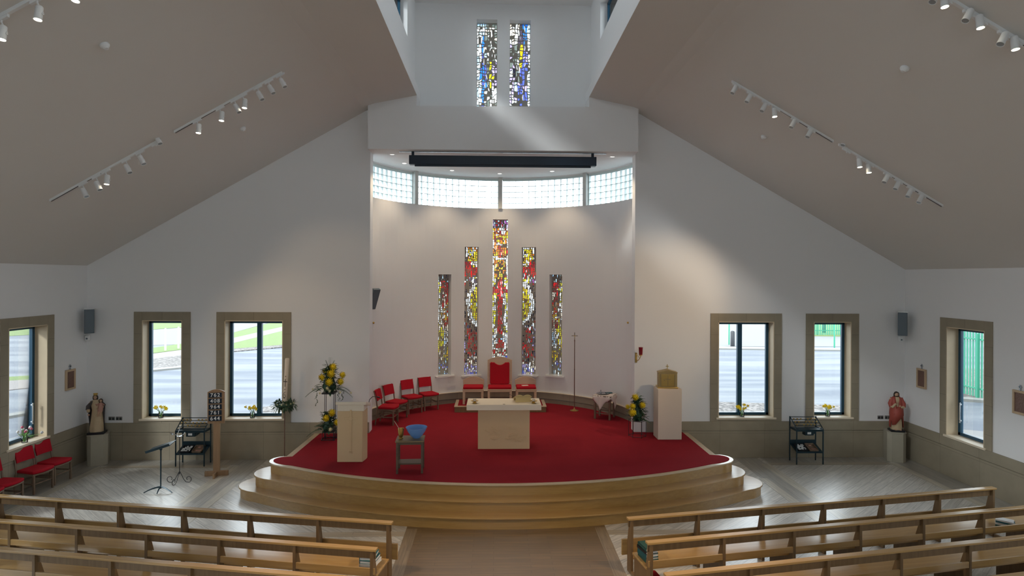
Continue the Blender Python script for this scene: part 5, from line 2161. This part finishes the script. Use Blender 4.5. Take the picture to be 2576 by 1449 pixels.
def track(label, xa, xb, y):
    t = thing('lighting_track', label, 'lighting track', (0, 0, 0))
    za, zb = ceil_at(xa), ceil_at(xb)
    m = MB()
    m.hexa([(xa, y - .02, za - .04), (xb, y - .02, zb - .04), (xb, y + .02, zb - .04), (xa, y + .02, za - .04), (xa, y - .02, za), (xb, y - .02, zb), (xb, y + .02, zb), (xa, y + .02, za)])
    m.build('rail', M['white'], t)
    m = MB()
    m.hexa([(xa + .02, y - .006, za - .041 + .012 * 0), (xb - .02, y - .006, zb - .041), (xb - .02, y + .006, zb - .041), (xa + .02, y + .006, za - .041), (xa + .02, y - .006, za - .036), (xb - .02, y - .006, zb - .036), (xb - .02, y + .006, zb - .036), (xa + .02, y + .006, za - .036)])
    m.build('slot', M['black'], t)
    return t


def tspot(label, px, py, y, lit, side, size=1.0, aim=None, power=0, target=None):
    p = onY(px, py, y - .06)
    if aim is None:
        aim = (-side * .0, -.15, -1) if lit else (-side * .50, -.1, -.85)
    d = Vector(aim).normalized()
    L = .17 * size
    top = p - d * L
    t = thing('track_spotlight', label, 'spotlight', (p.x, p.y, p.z), 0, 'white track spotlights')
    m = MB().lathe([(.030 * size, -L), (.040 * size, -L + .012), (.042 * size, -.02), (.046 * size, -.0), (.040 * size, .0), (.036 * size, -.012)], (0, 0, 0), 16, 0, axis=d)
    m.build('lamp_head', M['white'], t)
    m = MB().lathe([(.037 * size, -.010), (.037 * size, -.004)], (0, 0, 0), 16, 0, axis=d)
    m.build('lens', M['lens' if lit else 'lensoff'], t)
    tl = top - p
    ax = p.x + tl.x * .6 + side * .05
    zc = ceil_at(ax) - .04
    m = MB()
    m.tube([tl * .45 + Vector((.05, 0, 0)), Vector((ax - p.x, .06, zc - p.z - .05)), Vector((ax - p.x, .06, zc - p.z - .02))], .009, 6)
    m.tube([tl * .45, tl * .45 + Vector((.05, 0, 0))], .012, 6)
    m.build('arm', M['white'], t)
    m = MB()
    xa, xb = ax - .07, ax + .07
    za, zb = ceil_at(xa) - .04, ceil_at(xb) - .04
    yy = .06
    m.hexa([(xa - p.x, yy - .017, za - .03 - p.z), (xb - p.x, yy - .017, zb - .03 - p.z), (xb - p.x, yy + .017, zb - .03 - p.z), (xa - p.x, yy + .017, za - .03 - p.z),
            (xa - p.x, yy - .017, za - p.z), (xb - p.x, yy - .017, zb - p.z), (xb - p.x, yy + .017, zb - p.z), (xa - p.x, yy + .017, za - p.z)])
    m.build('adapter', M['white'], t)
    if lit and power:
        l = bpy.data.lights.new('spot_beam', 'SPOT')
        l.energy = power
        l.color = (1, .74, .46)
        l.spot_size = math.radians(70)
        l.spot_blend = .9
        l.shadow_soft_size = .04
        lo = bpy.data.objects.new('spot_beam', l)
        COL.objects.link(lo)
        lo.parent = t
        tgt = Vector((.2, p.y - .2, 0)) if target is None else Vector(target[:3])
        if target is not None:
            l.spot_size = math.radians(target[3])
            l.energy = target[4]
            l.spot_blend = .7
        dd = (tgt - p).normalized()
        lo.location = d * .02
        lo.rotation_euler = dd.to_track_quat('-Z', 'Y').to_euler()
    return t


YT = 10.6
track('white lighting track on the left ceiling, upper length nearer the lantern', -5.62, -3.76, YT)
track('white lighting track on the left ceiling, lower length nearer the wall', -7.74, -5.88, YT)
track('white lighting track on the right ceiling, upper length nearer the lantern', 4.24, 6.10, YT)
track('white lighting track on the right ceiling, lower length nearer the wall', 6.20, 8.12, YT)
YN = 6.45
track('nearest white lighting track, top left corner of the photo', -6.9, -3.8, YN)
track('nearest white lighting track, top right corner of the photo', 4.2, 7.3, YN)
ords = ['first', 'second', 'third', 'fourth', 'fifth', 'sixth', 'seventh', 'eighth']
runs = [
    ('down the upper left track from the lantern', YT, -1, [(717, 219, 0), (688, 235, 0), (660, 251, 0), (615, 272, 1, (.3, 13.2, 1.6, 26, 220)), (602, 283, 0), (557, 304, 1, (-3.8, 13.85, 1.9, 15, 150)), (499, 335, 1, (-3.6, 14.3, 3.2, 60, 60))]),
    ('down the lower left track from the lantern', YT, -1, [(403, 362, 0), (362, 413, 0), (327, 435, 0), (268, 464, 1, (-4.6, 14.3, 1.8, 60, 85)), (252, 478, 0), (218, 495, 0)]),
    ('down the upper right track from the lantern', YT, 1, [(1842, 235, 0), (1878, 257, 0), (1916, 280, 0), (1949, 294, 1, (3.4, 14.0, 1.3, 10, 90)), (1990, 321, 0), (2031, 345, 0)]),
    ('down the lower right track from the lantern', YT, 1, [(2120, 366, 0), (2163, 421, 1, (4.2, 14.3, 2.6, 60, 85)), (2186, 435, 1, (1.8, 16.5, 1.8, 50, 260)), (2224, 459, 0), (2252, 476, 0), (2283, 495, 0), (2311, 510, 0)]),
    ('down the nearest left track from the lantern', YN, -1, [(190, 3, 1), (95, 50, 1), (4, 100, 1)]),
    ('down the nearest right track from the lantern', YN, 1, [(2345, 6, 0), (2377, 18, 1), (2428, 53, 0), (2467, 71, 1), (2516, 112, 0), (2555, 125, 1)]),
]
for txt, yy, sd, L in runs:
    for k, (px, py, lit, *tg) in enumerate(L):
        tspot('%s spotlight %s, %s' % (ords[k], txt, 'lit' if lit else 'unlit'), px, py, yy, lit, sd, 1.0 if yy == YT else .92, power=(220 if yy == YT else 340), target=tg[0] if tg else None)

for px, py, lab in ((262, 112, 'near, on the left ceiling slope'), (610, 322, 'far, on the left ceiling slope below the upper track'), (2277, 170, 'near, on the right ceiling slope'), (1922, 343, 'far, on the right ceiling slope below the upper track')):
    d = ray(px, py)
    lo_, hi_ = 1.0, 30.0
    for _ in range(50):
        mid = (lo_ + hi_) / 2
        q = CAM + d * mid
        if q.z > ceil_at(q.x):
            hi_ = mid
        else:
            lo_ = mid
    q = CAM + d * lo_
    sl = .5735 if q.x < 0 else -.5687
    nrm = Vector((sl, 0, -1)).normalized()
    t = thing('smoke_detector', 'round white smoke detector ' + lab, 'smoke detector', q)
    MB().lathe([(.055, 0), (.058, .02), (.05, .035), (.03, .05), (.028, .065), (.015, .07)], (0, 0, 0), 20, axis=nrm).build('housing', M['white'], t)

# ================================================================ pews
ANG = math.atan(.18)


def pew(label, x0, y0, side, L, kind, group):
    """x0,y0: aisle end of the top rail; the pew runs outwards from the aisle"""
    rz = ANG * side
    n_f = Vector((-math.sin(rz), math.cos(rz), 0))
    t = thing('pew' if kind == 'pew' else 'prayer_desk', label, 'pew' if kind == 'pew' else 'prayer desk', (x0 - n_f.x * .045, y0 - n_f.y * .045, 0), rz, group)
    sg = side

    def bx(m, a, b, *r):
        m.box(min(sg * a, sg * b), max(sg * a, sg * b), *r)
        return m
    bx(MB(), -.02, L + .02, -.045, .045, .80, .83).build('top_rail', M['pew'], t, bevel=.004)
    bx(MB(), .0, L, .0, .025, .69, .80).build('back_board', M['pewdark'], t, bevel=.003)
    k = 0
    x = .02
    while x < L + .01:
        m = MB()
        end = (k == 0 or x + 1.09 > L + .01)
        xa = x - .02 if k else x
        if kind == 'pew':
            P = [(-.035, 0), (.50, 0), (.50, .42), (.12, .42), (.10, .52), (.045, .70), (.035, .80), (-.035, .80)]
        else:
            P = [(-.035, 0), (.10, 0), (.10, .45), (.045, .70), (.035, .80), (-.035, .80)]
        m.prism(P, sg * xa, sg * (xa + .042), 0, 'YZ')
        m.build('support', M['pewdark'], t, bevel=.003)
        x += 1.10
        k += 1
    if kind == 'pew':
        bx(MB(), .0, L, .055, .52, .421, .452).build('seat', M['pew'], t, bevel=.006)
        bx(MB(), .0, L, -.03, -.005, .49, .575).build('back_board', M['pew'], t, bevel=.004)
        bx(MB(), .05, L - .05, -.30, -.16, .20, .235).build('kneeler', M['redfab'], t, bevel=.01) if False else None
    else:
        bx(MB(), -.06, L + .06, .101, .13, .235, .468).build('panel', M['pew'], t, bevel=.003)
        bx(MB(), .05, L - .02, -.02, .10, .215, .232).build('shelf', M['pew'], t, bevel=.002)
        for xx in (.02, L - .04):
            bx(MB(), xx, xx + .042, -.40, -.036, 0, .05).build('foot', M['pewdark'], t, bevel=.003)
    return t


GR, GL = 'pews right of the aisle', 'pews left of the aisle'
pew('long oak prayer desk right of the aisle, nearest the sanctuary steps', 1.99, 8.83, 1, 6.65, 'front', GR)
pew('oak pew right of the aisle, just behind the long prayer desk, books on it', 2.07, 8.03, 1, 7.75, 'pew', GR)
pew('oak pew right of the aisle, third row from the sanctuary', 2.07, 7.16, 1, 7.75, 'pew', GR)
pew('oak pew right of the aisle, nearest row, cut by the bottom right corner', 2.07, 6.30, 1, 7.75, 'pew', GR)
pew('long oak prayer desk left of the aisle, nearest the sanctuary steps', -1.48, 8.74, -1, 6.70, 'front', GL)
pew('oak pew left of the aisle, just behind the long prayer desk, books on it', -1.54, 7.90, -1, 7.75, 'pew', GL)
pew('oak pew left of the aisle, third row from the sanctuary', -1.54, 7.12, -1, 7.75, 'pew', GL)

# kneelers
for x, y, rz, lab in ((2.19, 8.55, ANG, 'red kneeling cushion at the aisle end of the front right pew'), (-1.83, 8.46, -ANG, 'red kneeling cushion at the aisle end of the front left pew')):
    t = thing('kneeling_cushion', lab, 'cushion', (x, y, 0), rz)
    MB().box(-.06, .20, -.10, .10, .0, .11).build('pad', M['redfab'], t, bevel=.02)
    MB().box(-.03, .0, -.13, -.10, .05, .06).build('hanging_loop', M['redfab'], t)


def book(label, x, y, z, rz, w, d, h, cover, group):
    t = thing('hymn_book', label, 'book', (x, y, z), rz, group)
    m = MB()
    m.box(0, w, 0, d, 0, .004)
    m.box(0, w, 0, d, h - .004, h)
    m.box(0, .005, 0, d, 0, h)
    m.build('cover', M[cover], t)
    MB().box(.006, w - .006, .006, d - .006, .004, h - .004).build('pages', M['paper'], t)
    return t


def stack(x, y, z, rz, items, where, group):
    n = len(items)
    for k, (w, d, h, c, cn) in enumerate(items):
        pos = 'top' if k == n - 1 else ('bottom' if k == 0 else ords[n - 1 - k] + ' down')
        book('%s book, %s of the stack %s' % (cn, pos, where), x, y, z, rz + random.uniform(-.12, .12), w, d, h, c, group)
        z += h + .0006


random.seed(5)
stack(2.10, 8.16, .453, ANG, [(.19, .26, .035, 'green2', 'dark green'), (.19, .26, .035, 'teal', 'teal'), (.19, .25, .045, 'teal', 'thick teal'), (.19, .25, .04, 'black', 'black'), (.19, .25, .04, 'green2', 'green')],
      'by the aisle on the right pew', 'books on the right pew')
stack(-1.80, 8.04, .453, -ANG, [(.20, .26, .045, 'white', 'white'), (.20, .26, .045, 'white', 'white'), (.20, .26, .04, 'teal', 'teal'), (.20, .26, .04, 'teal', 'teal')],
      'by the aisle on the left pew', 'books on the left pew')
stack(8.16, 9.14, .453, ANG + .6, [(.16, .22, .03, 'teal', 'teal'), (.16, .22, .025, 'white', 'white'), (.16, .22, .028, 'teal', 'teal'), (.16, .22, .022, 'white', 'white')],
      'at the right edge of the photo', 'books at the far end of the right pew')
